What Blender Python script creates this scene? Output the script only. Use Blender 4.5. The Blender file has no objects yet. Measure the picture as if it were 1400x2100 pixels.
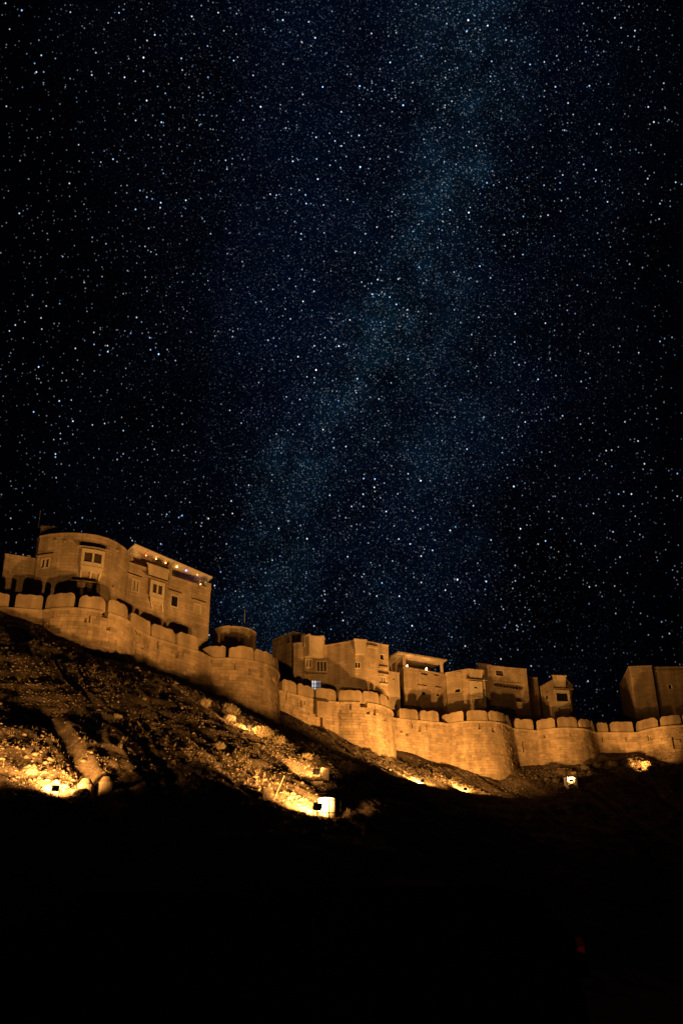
import bpy, math, random
import numpy as np
from mathutils import Vector, Matrix

random.seed(11); rng = np.random.default_rng(7)
scn = bpy.context.scene
COL = scn.collection
R = math.radians

# ------------------------------------------------------------------ camera
FPX = 2042.0                       # focal length in pixels of the 1400 x 2100 photograph
PITCH = R(27.05); ROLL = math.atan2(60, 4000)
C0 = np.array([0.0, 0.0, 1.7])
fv = np.array([0, math.cos(PITCH), math.sin(PITCH)])
r0 = np.array([1.0, 0, 0]); u0 = np.cross(r0, fv)
rv = math.cos(ROLL) * r0 - math.sin(ROLL) * u0
uv = math.sin(ROLL) * r0 + math.cos(ROLL) * u0
cam = bpy.data.cameras.new('camera'); camo = bpy.data.objects.new('camera', cam); COL.objects.link(camo)
cam.sensor_fit = 'VERTICAL'; cam.sensor_height = 36.0; cam.lens = FPX / 2100 * 36.0
cam.clip_start = 0.1; cam.clip_end = 12000
camo.matrix_world = Matrix(((rv[0], uv[0], -fv[0], C0[0]), (rv[1], uv[1], -fv[1], C0[1]), (rv[2], uv[2], -fv[2], C0[2]), (0, 0, 0, 1)))
scn.camera = camo
scn.render.resolution_x = 682; scn.render.resolution_y = 1024

def ray(px, py): return (px - 700) / FPX * rv + (1050 - py) / FPX * uv + fv
def aty(px, py, y): d = ray(px, py); return C0 + d * (y / d[1])
def atz(px, py, z): d = ray(px, py); return C0 + d * ((z - C0[2]) / d[2])
def proj(p):
    q = np.asarray(p, float) - C0; w = q @ fv
    return 700 + FPX * (q @ rv) / w, 1050 - FPX * (q @ uv) / w

# ------------------------------------------------------------------ world: clear moonless night, stars and Milky Way
world = bpy.data.worlds.new('World'); scn.world = world; world.use_nodes = True
wt = world.node_tree; wt.nodes.clear()
def WN(t, **k):
    n = wt.nodes.new(t)
    for a, b in k.items(): setattr(n, a, b)
    return n
def wl(a, b): wt.links.new(a, b)
def wmath(op, a, b=None, c=None):
    n = WN('ShaderNodeMath', operation=op)
    for i, v in enumerate((a, b, c)):
        if v is None: continue
        if isinstance(v, (int, float)): n.inputs[i].default_value = v
        else: wl(v, n.inputs[i])
    return n.outputs[0]
def wsmooth(v, a, b, lo=0.0, hi=1.0):
    n = WN('ShaderNodeMapRange', interpolation_type='SMOOTHSTEP')
    wl(v, n.inputs[0]); n.inputs[1].default_value = a; n.inputs[2].default_value = b
    n.inputs[3].default_value = lo; n.inputs[4].default_value = hi
    return n.outputs[0]
gen = WN('ShaderNodeTexCoord').outputs['Generated']
def wnoise(scale, detail=4.0, rough=.55, off=(0, 0, 0)):
    m = WN('ShaderNodeMapping'); wl(gen, m.inputs[0]); m.inputs['Location'].default_value = off
    n = WN('ShaderNodeTexNoise'); wl(m.outputs[0], n.inputs['Vector'])
    n.inputs['Scale'].default_value = scale; n.inputs['Detail'].default_value = detail; n.inputs['Roughness'].default_value = rough
    return n.outputs['Fac']
# the Milky Way's great circle
d1 = ray(935, 0); d2 = ray(575, 1120); nb = np.cross(d1, d2); nb /= np.linalg.norm(nb)
et = d2 / np.linalg.norm(d2) - d1 / np.linalg.norm(d1); et /= np.linalg.norm(et)
dt = WN('ShaderNodeVectorMath', operation='DOT_PRODUCT'); wl(gen, dt.inputs[0]); dt.inputs[1].default_value = tuple(et)
rm_ = ray(915, 450); rm_ = rm_ / np.linalg.norm(rm_); tmid = float(rm_ @ et); bulge = float(rm_ @ nb)
bend = wmath('MULTIPLY', wmath('EXPONENT', wmath('MULTIPLY', wmath('POWER', wmath('SUBTRACT', dt.outputs['Value'], tmid), 2.0), -1 / .17 ** 2)), -bulge)
dot = WN('ShaderNodeVectorMath', operation='DOT_PRODUCT'); wl(gen, dot.inputs[0]); dot.inputs[1].default_value = tuple(nb)
warp = wmath('ADD', bend, wmath('MULTIPLY', wmath('SUBTRACT', wnoise(6.0, 3.0), .5), .09))
bandd = wmath('ABSOLUTE', wmath('ADD', dot.outputs['Value'], warp))
nb2 = np.cross(ray(945, 120), ray(850, 1120)); nb2 /= np.linalg.norm(nb2)
dot2 = WN('ShaderNodeVectorMath', operation='DOT_PRODUCT'); wl(gen, dot2.inputs[0]); dot2.inputs[1].default_value = tuple(nb2)
bandd2 = wmath('ABSOLUTE', wmath('ADD', dot2.outputs['Value'], wmath('MULTIPLY', wmath('SUBTRACT', wnoise(5.0, 3.0, .55, (2, 8, 3)), .5), .10)))
band = wmath('MAXIMUM', wmath('MULTIPLY', wsmooth(bandd, .0, .082, 1.0, 0.0), wsmooth(dt.outputs['Value'], tmid - .02, tmid + .28, 1.0, .80)), wmath('MULTIPLY', wsmooth(bandd2, .0, .12, 1.0, 0.0), wsmooth(dt.outputs['Value'], tmid - .18, tmid + .12, .05, .38)))
nb3_ = np.cross(ray(790, 0), ray(740, 1120)); nb3_ /= np.linalg.norm(nb3_)
dot3 = WN('ShaderNodeVectorMath', operation='DOT_PRODUCT'); wl(gen, dot3.inputs[0]); dot3.inputs[1].default_value = tuple(nb3_)
halo = wsmooth(wmath('ABSOLUTE', wmath('ADD', dot3.outputs['Value'], wmath('MULTIPLY', wmath('SUBTRACT', wnoise(3.5, 4.0, .6, (6, 2, 9)), .5), .22))), .0, .33, 1.0, 0.0)
cloud = wsmooth(wnoise(13.0, 9.0, .66, (3, 1, 2)), .26, .72)
dust = wsmooth(wnoise(16.0, 8.0, .68, (7, 4, 1)), .43, .58)
glow = wmath('MULTIPLY', wmath('MULTIPLY', band, cloud), wmath('ADD', wmath('MULTIPLY', dust, .7), .3))
patch = wmath('MULTIPLY', wsmooth(wnoise(6.5, 6.0, .62, (1, 9, 5)), .28, .70), halo)
def starlayer(scale, rad, power, gain, mask=None, off=(0, 0, 0)):
    m = WN('ShaderNodeMapping'); wl(gen, m.inputs[0]); m.inputs['Location'].default_value = off; m.inputs['Scale'].default_value = (1, 1, .72)
    v = WN('ShaderNodeTexVoronoi'); wl(m.outputs[0], v.inputs['Vector']); v.inputs['Scale'].default_value = scale
    sep = WN('ShaderNodeSeparateColor'); wl(v.outputs['Color'], sep.inputs[0])
    core = wsmooth(v.outputs['Distance'], 0.25 * rad * scale, rad * scale, 1.0, 0.0)
    mag = wmath('MULTIPLY', wmath('POWER', sep.outputs[0], power), gain)
    if mask is not None: mag = wmath('MULTIPLY', mag, mask)
    val = wmath('MULTIPLY', core, mag)
    ramp = WN('ShaderNodeValToRGB'); wl(sep.outputs[1], ramp.inputs[0])
    e = ramp.color_ramp.elements
    e[0].position = 0; e[0].color = (.25, .52, 1, 1); e[1].position = 1; e[1].color = (1, .93, .88, 1)
    x = ramp.color_ramp.elements.new(.55); x.color = (.58, .78, 1, 1)
    sc = WN('ShaderNodeVectorMath', operation='SCALE'); wl(ramp.outputs[0], sc.inputs[0]); wl(val, sc.inputs['Scale'])
    return sc.outputs[0]
dens = wmath('MULTIPLY', wsmooth(wnoise(9.0, 4.0, .65, (5, 5, 0)), .32, .68, .30, 1.25), wmath('ADD', wmath('MULTIPLY', halo, .55), .65))
layers = [
    starlayer(175, .00080, 3.4, 3.2, dens),
    starlayer(270, .00070, 3.0, .95, dens, (.31, .2, .7)),
    starlayer(470, .00066, 2.2, .42, wmath('ADD', wmath('MULTIPLY', glow, 1.3), wmath('MULTIPLY', halo, .34)), (.9, .1, .4)),
    starlayer(620, .00062, 2.0, .36, wmath('ADD', wmath('MULTIPLY', glow, 1.4), wmath('MULTIPLY', patch, .30)), (.4, .7, .3)),
    starlayer(46, .00100, 3.5, 3.0, None, (.11, .6, .2)),
]
def wcol(fac, c):
    s = WN('ShaderNodeVectorMath', operation='SCALE'); s.inputs[0].default_value = c; wl(fac, s.inputs['Scale']); return s.outputs[0]
layers += [wcol(glow, (.0020, .0125, .0250)), wcol(patch, (.0004, .0021, .0080))]
acc = layers[0]
for l in layers[1:]:
    a = WN('ShaderNodeVectorMath', operation='ADD'); wl(acc, a.inputs[0]); wl(l, a.inputs[1]); acc = a.outputs[0]
a = WN('ShaderNodeVectorMath', operation='ADD'); wl(acc, a.inputs[0]); a.inputs[1].default_value = (.00022, .00030, .00085); acc = a.outputs[0]
sepz = WN('ShaderNodeSeparateXYZ'); wl(gen, sepz.inputs[0])      # the air dims stars near the horizon
ext = wsmooth(sepz.outputs[2], .20, .46, .14, 1.0)
sx_ = WN('ShaderNodeVectorMath', operation='SCALE'); wl(acc, sx_.inputs[0]); wl(ext, sx_.inputs['Scale']); acc = sx_.outputs[0]
bg = WN('ShaderNodeBackground'); wl(acc, bg.inputs['Color']); bg.inputs['Strength'].default_value = 1.0
wo = WN('ShaderNodeOutputWorld'); wl(bg.outputs[0], wo.inputs[0])

# ------------------------------------------------------------------ exposure, film, sampling
vs = scn.view_settings
vs.view_transform = 'Standard'; vs.look = 'None'; vs.exposure = 0.0; vs.gamma = 1.0; vs.use_curve_mapping = False
scn.render.engine = 'CYCLES'
scn.cycles.use_denoising = True
world.cycles.sampling_method = 'NONE'
scn.cycles.max_bounces = 5; scn.cycles.diffuse_bounces = 3
scn.cycles.sample_clamp_indirect = 2.0

SODIUM = (1.0, 0.485, 0.135)

# ------------------------------------------------------------------ materials
def nodemat(name, rough=.9, spec=.15):
    m = bpy.data.materials.new(name); m.use_nodes = True
    nt = m.node_tree; b = nt.nodes['Principled BSDF']
    b.inputs['Roughness'].default_value = rough; b.inputs['Specular IOR Level'].default_value = spec
    return m, nt, b
def stone_mat(name, base, dark, scale=1.4, bump=.4, tint=True, courses=None, streak=.35):
    m, nt, b = nodemat(name)
    def N(t): return nt.nodes.new(t)
    def L(a, c): nt.links.new(a, c)
    tc = N('ShaderNodeTexCoord')
    geo = N('ShaderNodeNewGeometry')
    n1 = N('ShaderNodeTexNoise'); L(geo.outputs['Position'], n1.inputs['Vector']); n1.inputs['Scale'].default_value = scale; n1.inputs['Detail'].default_value = 8; n1.inputs['Roughness'].default_value = .65
    r1 = N('ShaderNodeMapRange'); L(n1.outputs['Fac'], r1.inputs[0]); r1.inputs[1].default_value = .33; r1.inputs[2].default_value = .68
    mix = N('ShaderNodeMix'); mix.data_type = 'RGBA'; L(r1.outputs[0], mix.inputs['Factor'])
    mix.inputs['A'].default_value = (*dark, 1); mix.inputs['B'].default_value = (*base, 1)
    col = mix.outputs['Result']
    # rain streaks and large stains
    mp = N('ShaderNodeMapping'); L(geo.outputs['Position'], mp.inputs[0]); mp.inputs['Scale'].default_value = (1.3, 1.3, .16)
    n2 = N('ShaderNodeTexNoise'); L(mp.outputs[0], n2.inputs['Vector']); n2.inputs['Scale'].default_value = 1.0; n2.inputs['Detail'].default_value = 5
    r2 = N('ShaderNodeMapRange'); L(n2.outputs['Fac'], r2.inputs[0]); r2.inputs[1].default_value = .35; r2.inputs[2].default_value = .65; r2.inputs[3].default_value = 1 - streak; r2.inputs[4].default_value = 1.0
    mu = N('ShaderNodeVectorMath'); mu.operation = 'SCALE'; L(col, mu.inputs[0]); L(r2.outputs[0], mu.inputs['Scale']); col = mu.outputs[0]
    n4 = N('ShaderNodeTexNoise'); L(geo.outputs['Position'], n4.inputs['Vector']); n4.inputs['Scale'].default_value = .32; n4.inputs['Detail'].default_value = 5; n4.inputs['Roughness'].default_value = .6
    r4 = N('ShaderNodeMapRange'); L(n4.outputs['Fac'], r4.inputs[0]); r4.inputs[1].default_value = .38; r4.inputs[2].default_value = .60; r4.inputs[3].default_value = .80; r4.inputs[4].default_value = 1.0
    mu4 = N('ShaderNodeVectorMath'); mu4.operation = 'SCALE'; L(col, mu4.inputs[0]); L(r4.outputs[0], mu4.inputs['Scale']); col = mu4.outputs[0]
    if tint:
        at = N('ShaderNodeAttribute'); at.attribute_name = 'tint'
        r3 = N('ShaderNodeMapRange'); L(at.outputs['Fac'], r3.inputs[0]); r3.inputs[3].default_value = .69; r3.inputs[4].default_value = 1.17
        mu2 = N('ShaderNodeVectorMath'); mu2.operation = 'SCALE'; L(col, mu2.inputs[0]); L(r3.outputs[0], mu2.inputs['Scale']); col = mu2.outputs[0]
    L(col, b.inputs['Base Color'])
    n3 = N('ShaderNodeTexNoise'); L(geo.outputs['Position'], n3.inputs['Vector']); n3.inputs['Scale'].default_value = 7; n3.inputs['Detail'].default_value = 8; n3.inputs['Roughness'].default_value = .7
    h = n3.outputs['Fac']
    if courses:                       # fine coursed stone, too small to pick apart at this distance
        cx_ = N('ShaderNodeVectorMath'); cx_.operation = 'DOT_PRODUCT'; L(geo.outputs['Position'], cx_.inputs[0]); cx_.inputs[1].default_value = (.8, .6, 0)
        sp_ = N('ShaderNodeSeparateXYZ'); L(geo.outputs['Position'], sp_.inputs[0])
        cb_ = N('ShaderNodeCombineXYZ'); L(cx_.outputs['Value'], cb_.inputs[0]); L(sp_.outputs[2], cb_.inputs[1])
        br = N('ShaderNodeTexBrick'); L(cb_.outputs[0], br.inputs['Vector']); br.inputs['Scale'].default_value = 1.0; br.inputs['Brick Width'].default_value = .62; br.inputs['Row Height'].default_value = .29
        br.inputs['Mortar Size'].default_value = .014; br.inputs['Color1'].default_value = (1.04, 1.04, 1.04, 1); br.inputs['Color2'].default_value = (.80, .80, .80, 1); br.inputs['Mortar'].default_value = (.62, .62, .62, 1)
        mb_ = N('ShaderNodeVectorMath'); mb_.operation = 'MULTIPLY'; L(col, mb_.inputs[0]); L(br.outputs['Color'], mb_.inputs[1]); L(mb_.outputs[0], b.inputs['Base Color'])
        ad = N('ShaderNodeMath'); ad.operation = 'MULTIPLY_ADD'; L(br.outputs['Fac'], ad.inputs[0]); ad.inputs[1].default_value = -.5; L(h, ad.inputs[2]); h = ad.outputs[0]
    bp = N('ShaderNodeBump'); bp.inputs['Strength'].default_value = bump; bp.inputs['Distance'].default_value = .06; L(h, bp.inputs['Height'])
    L(bp.outputs[0], b.inputs['Normal'])
    return m
def plain_mat(name, c, rough=.7, metal=0.0, emit=None, es=0.0, spec=.3):
    m, nt, b = nodemat(name, rough, spec)
    n = nt.nodes.new('ShaderNodeTexNoise'); n.inputs['Scale'].default_value = 9; n.inputs['Detail'].default_value = 5
    g = nt.nodes.new('ShaderNodeNewGeometry'); nt.links.new(g.outputs['Position'], n.inputs['Vector'])
    mr = nt.nodes.new('ShaderNodeMapRange'); nt.links.new(n.outputs['Fac'], mr.inputs[0]); mr.inputs[3].default_value = .75; mr.inputs[4].default_value = 1.25
    s = nt.nodes.new('ShaderNodeVectorMath'); s.operation = 'SCALE'; s.inputs[0].default_value = c; nt.links.new(mr.outputs[0], s.inputs['Scale'])
    nt.links.new(s.outputs[0], b.inputs['Base Color']); b.inputs['Metallic'].default_value = metal
    if emit:
        b.inputs['Emission Color'].default_value = (*emit, 1); b.inputs['Emission Strength'].default_value = es
    return m
def hill_mat():
    m, nt, b = nodemat('hill_rock', .95, .1)
    def N(t): return nt.nodes.new(t)
    def L(a, c): nt.links.new(a, c)
    g = N('ShaderNodeNewGeometry')
    n = N('ShaderNodeTexNoise'); L(g.outputs['Position'], n.inputs['Vector']); n.inputs['Scale'].default_value = .55; n.inputs['Detail'].default_value = 9; n.inputs['Roughness'].default_value = .68
    r = N('ShaderNodeValToRGB'); L(n.outputs['Fac'], r.inputs[0]); e = r.color_ramp.elements
    e[0].position = .33; e[0].color = (.045, .031, .018, 1); e[1].position = .70; e[1].color = (.19, .135, .08, 1)
    n2 = N('ShaderNodeTexNoise'); L(g.outputs['Position'], n2.inputs['Vector']); n2.inputs['Scale'].default_value = 6.5; n2.inputs['Detail'].default_value = 6; n2.inputs['Roughness'].default_value = .7
    mr = N('ShaderNodeMapRange'); L(n2.outputs['Fac'], mr.inputs[0]); mr.inputs[1].default_value = .3; mr.inputs[2].default_value = .7; mr.inputs[3].default_value = .45; mr.inputs[4].default_value = 1.35
    s = N('ShaderNodeVectorMath'); s.operation = 'SCALE'; L(r.outputs[0], s.inputs[0]); L(mr.outputs[0], s.inputs['Scale'])
    L(s.outputs[0], b.inputs['Base Color'])
    bp = N('ShaderNodeBump'); bp.inputs['Strength'].default_value = .8; bp.inputs['Distance'].default_value = .12; L(n2.outputs['Fac'], bp.inputs['Height']); L(bp.outputs[0], b.inputs['Normal'])
    return m
M = {}
M['wall'] = stone_mat('fort_sandstone', (.50, .36, .205), (.36, .245, .13), 1.1, .5)
M['trim'] = stone_mat('trim_sandstone', (.53, .39, .23), (.42, .30, .17), 2.0, .35, False)
M['core'] = stone_mat('wall_core', (.30, .21, .12), (.22, .15, .085), 2.0, .5, False)
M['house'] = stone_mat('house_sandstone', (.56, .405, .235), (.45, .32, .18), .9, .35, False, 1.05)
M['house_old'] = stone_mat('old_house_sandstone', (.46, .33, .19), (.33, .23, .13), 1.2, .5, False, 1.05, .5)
M['frame'] = stone_mat('pale_carved_stone', (.62, .50, .31), (.54, .42, .25), 3.0, .2, False, None, .15)
M['plaster'] = stone_mat('cream_plaster', (.56, .43, .27), (.46, .34, .20), .8, .2, False, None, .3)
M['hill'] = hill_mat()
M['rock'] = stone_mat('loose_rock', (.23, .17, .105), (.09, .065, .04), 5.0, .6, True, None, .1)
M['glass'] = plain_mat('window_glass', (.012, .011, .010), .12, 0, None, 0, .5)
M['shutter'] = plain_mat('dark_wood_shutter', (.045, .026, .016), .7)
M['iron'] = plain_mat('black_iron', (.02, .02, .02), .55, .6)
M['metal'] = plain_mat('lamp_metal', (.06, .06, .06), .45, .8)
M['pipe'] = plain_mat('grey_pipe', (.42, .36, .28), .6)
M['white'] = plain_mat('whitewashed_masonry', (.72, .66, .55), .9)
M['canvas'] = plain_mat('canopy_canvas', (.56, .46, .32), .9)
M['lens'] = plain_mat('lamp_lens', (.8, .6, .3), .3, 0, (1, .52, .14), 25); M['lens'].cycles.emission_sampling = 'NONE'
M['bulbwarm'] = plain_mat('warm_bulb', (.9, .8, .6), .3, 0, (1, .62, .32), 3.2)
M['window_light'] = plain_mat('lit_room', (.8, .8, .85), .5, 0, (.92, .94, 1.0), .6)
M['curtain_lit'] = plain_mat('backlit_curtain', (.5, .45, .4), .8, 0, (.80, .84, 1.0), .16)  # weaker glow painting the dim half of the lit window
M['tank'] = plain_mat('black_water_tank', (.05, .045, .04), .5)
M['dry'] = plain_mat('dry_grass', (.17, .125, .06), .9)
M['bark'] = plain_mat('dry_twig', (.12, .085, .05), .9)
M['carpaint'] = plain_mat('dark_car_paint', (.018, .009, .008), .35, 0, None, 0, .5)
M['tyre'] = plain_mat('rubber', (.015, .015, .015), .8)
M['tail'] = plain_mat('tail_lamp', (.3, .01, .01), .25, 0, (1, .02, .03), .018); M['tail_dim'] = plain_mat('tail_lamp_upper', (.2, .02, .01), .25, 0, (1, .18, .06), .004)
for nm, c in (('amber', (1, .42, .10)), ('red', (1, .13, .05)), ('green', (.25, 1, .35)), ('violet', (.35, .22, 1)), ('gold', (1, .75, .25)), ('pink', (1, .4, .75))):
    M['led_' + nm] = plain_mat('fairy_' + nm, (.5, .5, .5), .4, 0, c, 9)

# ------------------------------------------------------------------ object helpers
def tag(o, label=None, cat=None, group=None, kind=None):
    if label: o['label'] = label
    if cat: o['category'] = cat
    if group: o['group'] = group
    if kind: o['kind'] = kind
    return o
def empty(name, loc=(0, 0, 0)):
    o = bpy.data.objects.new(name, None); COL.objects.link(o); o.location = [float(v) for v in loc]; o.empty_display_size = .3
    return o
class MB:
    """collects polygons in world space; build() links them as one mesh object"""
    def __init__(s): s.v = []; s.f = []; s.t = []
    def quad(s, a, b, c, d, t=.5):
        n = len(s.v); s.v += [a, b, c, d]; s.f.append((n, n + 1, n + 2, n + 3)); s.t.append(t)
    def poly(s, pts, t=.5):
        n = len(s.v); s.v += list(pts); s.f.append(tuple(range(n, n + len(pts)))); s.t.append(t)
    def hexa(s, p, t=.5, skip=()):
        """p: 8 points, bottom 0-3 (front-left, front-right, back-right, back-left), top 4-7"""
        n = len(s.v); s.v += list(p)
        F = {'bottom': (3, 2, 1, 0), 'top': (4, 5, 6, 7), 'front': (0, 1, 5, 4), 'right': (1, 2, 6, 5), 'back': (2, 3, 7, 6), 'left': (3, 0, 4, 7)}
        for k, q in F.items():
            if k in skip: continue
            s.f.append(tuple(n + i for i in q)); s.t.append(t)
    def box(s, c, hx, hy, hz, rot=None, t=.5):
        c = np.asarray(c, float); P = []
        for dz in (-1, 1):
            for dx, dy in ((-1, -1), (1, -1), (1, 1), (-1, 1)):
                q = np.array([dx * hx, dy * hy, dz * hz])
                if rot is not None: q = rot @ q
                P.append(c + q)
        s.hexa(P, t)
    def tube(s, a, b, ra, rb=None, n=8, cap=True):
        a = np.asarray(a, float); b = np.asarray(b, float); rb = ra if rb is None else rb
        d = b - a; d /= np.linalg.norm(d) + 1e-9
        x = np.cross(d, [0, 0, 1.0]);
        if np.linalg.norm(x) < 1e-3: x = np.array([1.0, 0, 0])
        x /= np.linalg.norm(x); y = np.cross(d, x)
        i0 = len(s.v)
        for p, r_ in ((a, ra), (b, rb)):
            for k in range(n):
                w = 2 * math.pi * k / n; s.v.append(p + r_ * (math.cos(w) * x + math.sin(w) * y))
        for k in range(n):
            k2 = (k + 1) % n; s.f.append((i0 + k, i0 + k2, i0 + n + k2, i0 + n + k)); s.t.append(.5)
        if cap:
            s.f.append(tuple(i0 + k for k in reversed(range(n)))); s.t.append(.5)
            s.f.append(tuple(i0 + n + k for k in range(n))); s.t.append(.5)
    def build(s, name, mat, parent=None, smooth=False, kind=None):
        org = np.array(parent_loc(parent)) if parent is not None else np.zeros(3)
        me = bpy.data.meshes.new(name)
        me.from_pydata([tuple(float(q) for q in (np.asarray(p) - org)) for p in s.v], [], s.f)
        at = me.attributes.new('tint', 'FLOAT', 'FACE'); at.data.foreach_set('value', np.array(s.t, np.float32))
        if smooth: me.polygons.foreach_set('use_smooth', [True] * len(me.polygons))
        me.materials.append(M[mat]); me.update()
        o = bpy.data.objects.new(name, me); COL.objects.link(o)
        if parent is not None: o.parent = parent
        if kind: o['kind'] = kind
        return o
def parent_loc(p):
    l = np.array(p.location[:], float)
    while p.parent is not None: p = p.parent; l = l + np.array(p.location[:], float)
    return l

# ------------------------------------------------------------------ noise
def _hash(ix, iy, seed):
    h = (ix.astype(np.int64) * 374761393 + iy.astype(np.int64) * 668265263 + seed * 1442695041) & 0xffffffff
    h = ((h ^ (h >> 13)) * 1274126177) & 0xffffffff
    return ((h ^ (h >> 16)) & 0xffff) / 65535.0
def vnoise(x, y, seed=0):
    ix = np.floor(x); iy = np.floor(y); fx = x - ix; fy = y - iy
    fx = fx * fx * (3 - 2 * fx); fy = fy * fy * (3 - 2 * fy)
    a = _hash(ix, iy, seed); b = _hash(ix + 1, iy, seed); c = _hash(ix, iy + 1, seed); d = _hash(ix + 1, iy + 1, seed)
    return (a + (b - a) * fx) * (1 - fy) + (c + (d - c) * fx) * fy
def fbm(x, y, o=4, seed=0, gain=.5):
    s = 0; a = 1; t = 0
    for i in range(o):
        s = s + a * vnoise(x * 2 ** i + 13.7 * i, y * 2 ** i - 7.1 * i, seed + i); t += a; a *= gain
    return s / t
def ridged(x, y, o=4, seed=0):
    s = 0; a = 1; t = 0
    for i in range(o):
        s = s + a * (1 - np.abs(2 * vnoise(x * 2 ** i + 5.3 * i, y * 2 ** i + 9.1 * i, seed + i) - 1)); t += a; a *= .5
    return s / t

# ------------------------------------------------------------------ the hill
ZT = 30.0                                             # level of the string course under the merlons
SPINE = np.array([(-75, 48), (-45, 62.5), (-26, 71.2), (-19.5, 75.0), (-14, 81), (-9, 88), (-4.5, 95.6), (3, 101.8), (12, 106.4), (20, 109.6), (30, 111.4), (42, 111.4), (70, 116), (110, 126)], float)
def spine_sd(x, y):
    x = np.asarray(x, float); y = np.asarray(y, float)
    best = np.full(x.shape, 1e9); S = np.zeros(x.shape); D = np.zeros(x.shape); s0 = 0.0
    for a, b in zip(SPINE[:-1], SPINE[1:]):
        d = b - a; L = np.hypot(*d); t = d / L
        u = np.clip((x - a[0]) * t[0] + (y - a[1]) * t[1], 0, L)
        qx = x - a[0] - u * t[0]; qy = y - a[1] - u * t[1]
        dist = np.hypot(qx, qy); sign = np.where(qx * t[1] - qy * t[0] >= 0, 1, -1)
        m = dist < best
        best = np.where(m, dist, best); S = np.where(m, s0 + u, S); D = np.where(m, dist * sign, D)
        s0 += L
    return S, D
# smoothed lookup grid of (s, d)
GX0, GY0, GN, GM = -90.0, -10.0, 260, 190
_gx, _gy = np.meshgrid(np.arange(GN) + GX0, np.arange(GM) + GY0)
_S, _D = spine_sd(_gx, _gy)
for _ in range(6):
    for A in (_S, _D):
        A[1:-1, 1:-1] = (A[1:-1, 1:-1] * 2 + A[:-2, 1:-1] + A[2:, 1:-1] + A[1:-1, :-2] + A[1:-1, 2:]) / 6
def sd(x, y):
    u = np.clip(x - GX0, 0, GN - 1.001); v = np.clip(y - GY0, 0, GM - 1.001)
    i = u.astype(int); j = v.astype(int); fu = u - i; fv_ = v - j
    def bl(A): return (A[j, i] * (1 - fu) + A[j, i + 1] * fu) * (1 - fv_) + (A[j + 1, i] * (1 - fu) + A[j + 1, i + 1] * fu) * fv_
    return bl(_S), bl(_D)
SLOPE = .62
FOOT = [(-45, 62.4, 30.5), (-32, 67.5, 30.3), (-26.04, 70.3, 29.75), (-25.05, 70.6, 29.2), (-23.37, 70.8, 28.7), (-20.54, 70.8, 27.5), (-18.23, 71.8, 26.5), (-16.41, 75.0, 26.7), (-14.32, 78.5, 26.45),
        (-12.46, 81.5, 26.3), (-10.44, 83.0, 26.0), (-7.38, 84.6, 24.9), (-5.94, 87.0, 25.2), (-5.8, 89, 25.8), (-5.8, 93, 27.9), (-2.1, 96.8, 27.3), (.9, 97, 25.7), (3.94, 99, 24.9), (5.14, 102, 25.3),
        (5.4, 103.5, 26.7), (10.5, 105.5, 25.6), (13.5, 105, 24.5), (14.9, 105, 24.4), (18.5, 108.5, 25.6), (18.8, 108.5, 26.2), (20.7, 109.5, 26.3), (22.8, 108.5, 26.1), (26, 109, 26.2), (28.8, 111, 28.0),
        (32.4, 111, 27.8), (33.5, 109.5, 26.9), (36.3, 108, 25.6), (42, 110, 25.6), (60, 114, 26)]
FOOT = np.array(FOOT)
def base0(d, x):
    t = np.maximum(d, -1.5)
    k = np.maximum(t - 6.0, 0); cv = 1 / (1 + np.exp(np.clip((x + 6) / 2.5, -30, 30))); z = 28.0 - (.60 - .08 * cv) * t - .16 * cv * k * k / (k + 3.0)
    z = np.where(z > 4, z, 4 * np.exp(np.clip((z - 4) / 4, -30, 0)))     # runs out into level ground
    return z
_fs, _fd = sd(FOOT[:, 0], FOOT[:, 1])
FRES = FOOT[:, 2] - base0(_fd, FOOT[:, 0])
def zbase(x, y):
    S, D = sd(x, y); z = base0(D, x)
    num = np.zeros(z.shape); den = np.full(z.shape, 1e-4)
    for (fx, fy, _), r_ in zip(FOOT, FRES):
        w = 1 / (((x - fx) ** 2 + (y - fy) ** 2) + .6) ** 1.6
        num += w * r_; den += w
    res = num / den
    fade = np.clip(1 - (D - 4) / 22, 0.0, 1); fade = fade * fade * (3 - 2 * fade)
    return z + res * fade, S, D
def march(px, py, fn, lo=15.0, hi=140.0):
    d = ray(px, py); ys = np.linspace(lo, hi, 1500)
    P = C0[None, :] + d[None, :] * (ys / d[1])[:, None]
    h = fn(P[:, 0], P[:, 1]); k = np.argmax(P[:, 2] <= h) if (P[:, 2] <= h).any() else -1
    return P[k]
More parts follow.
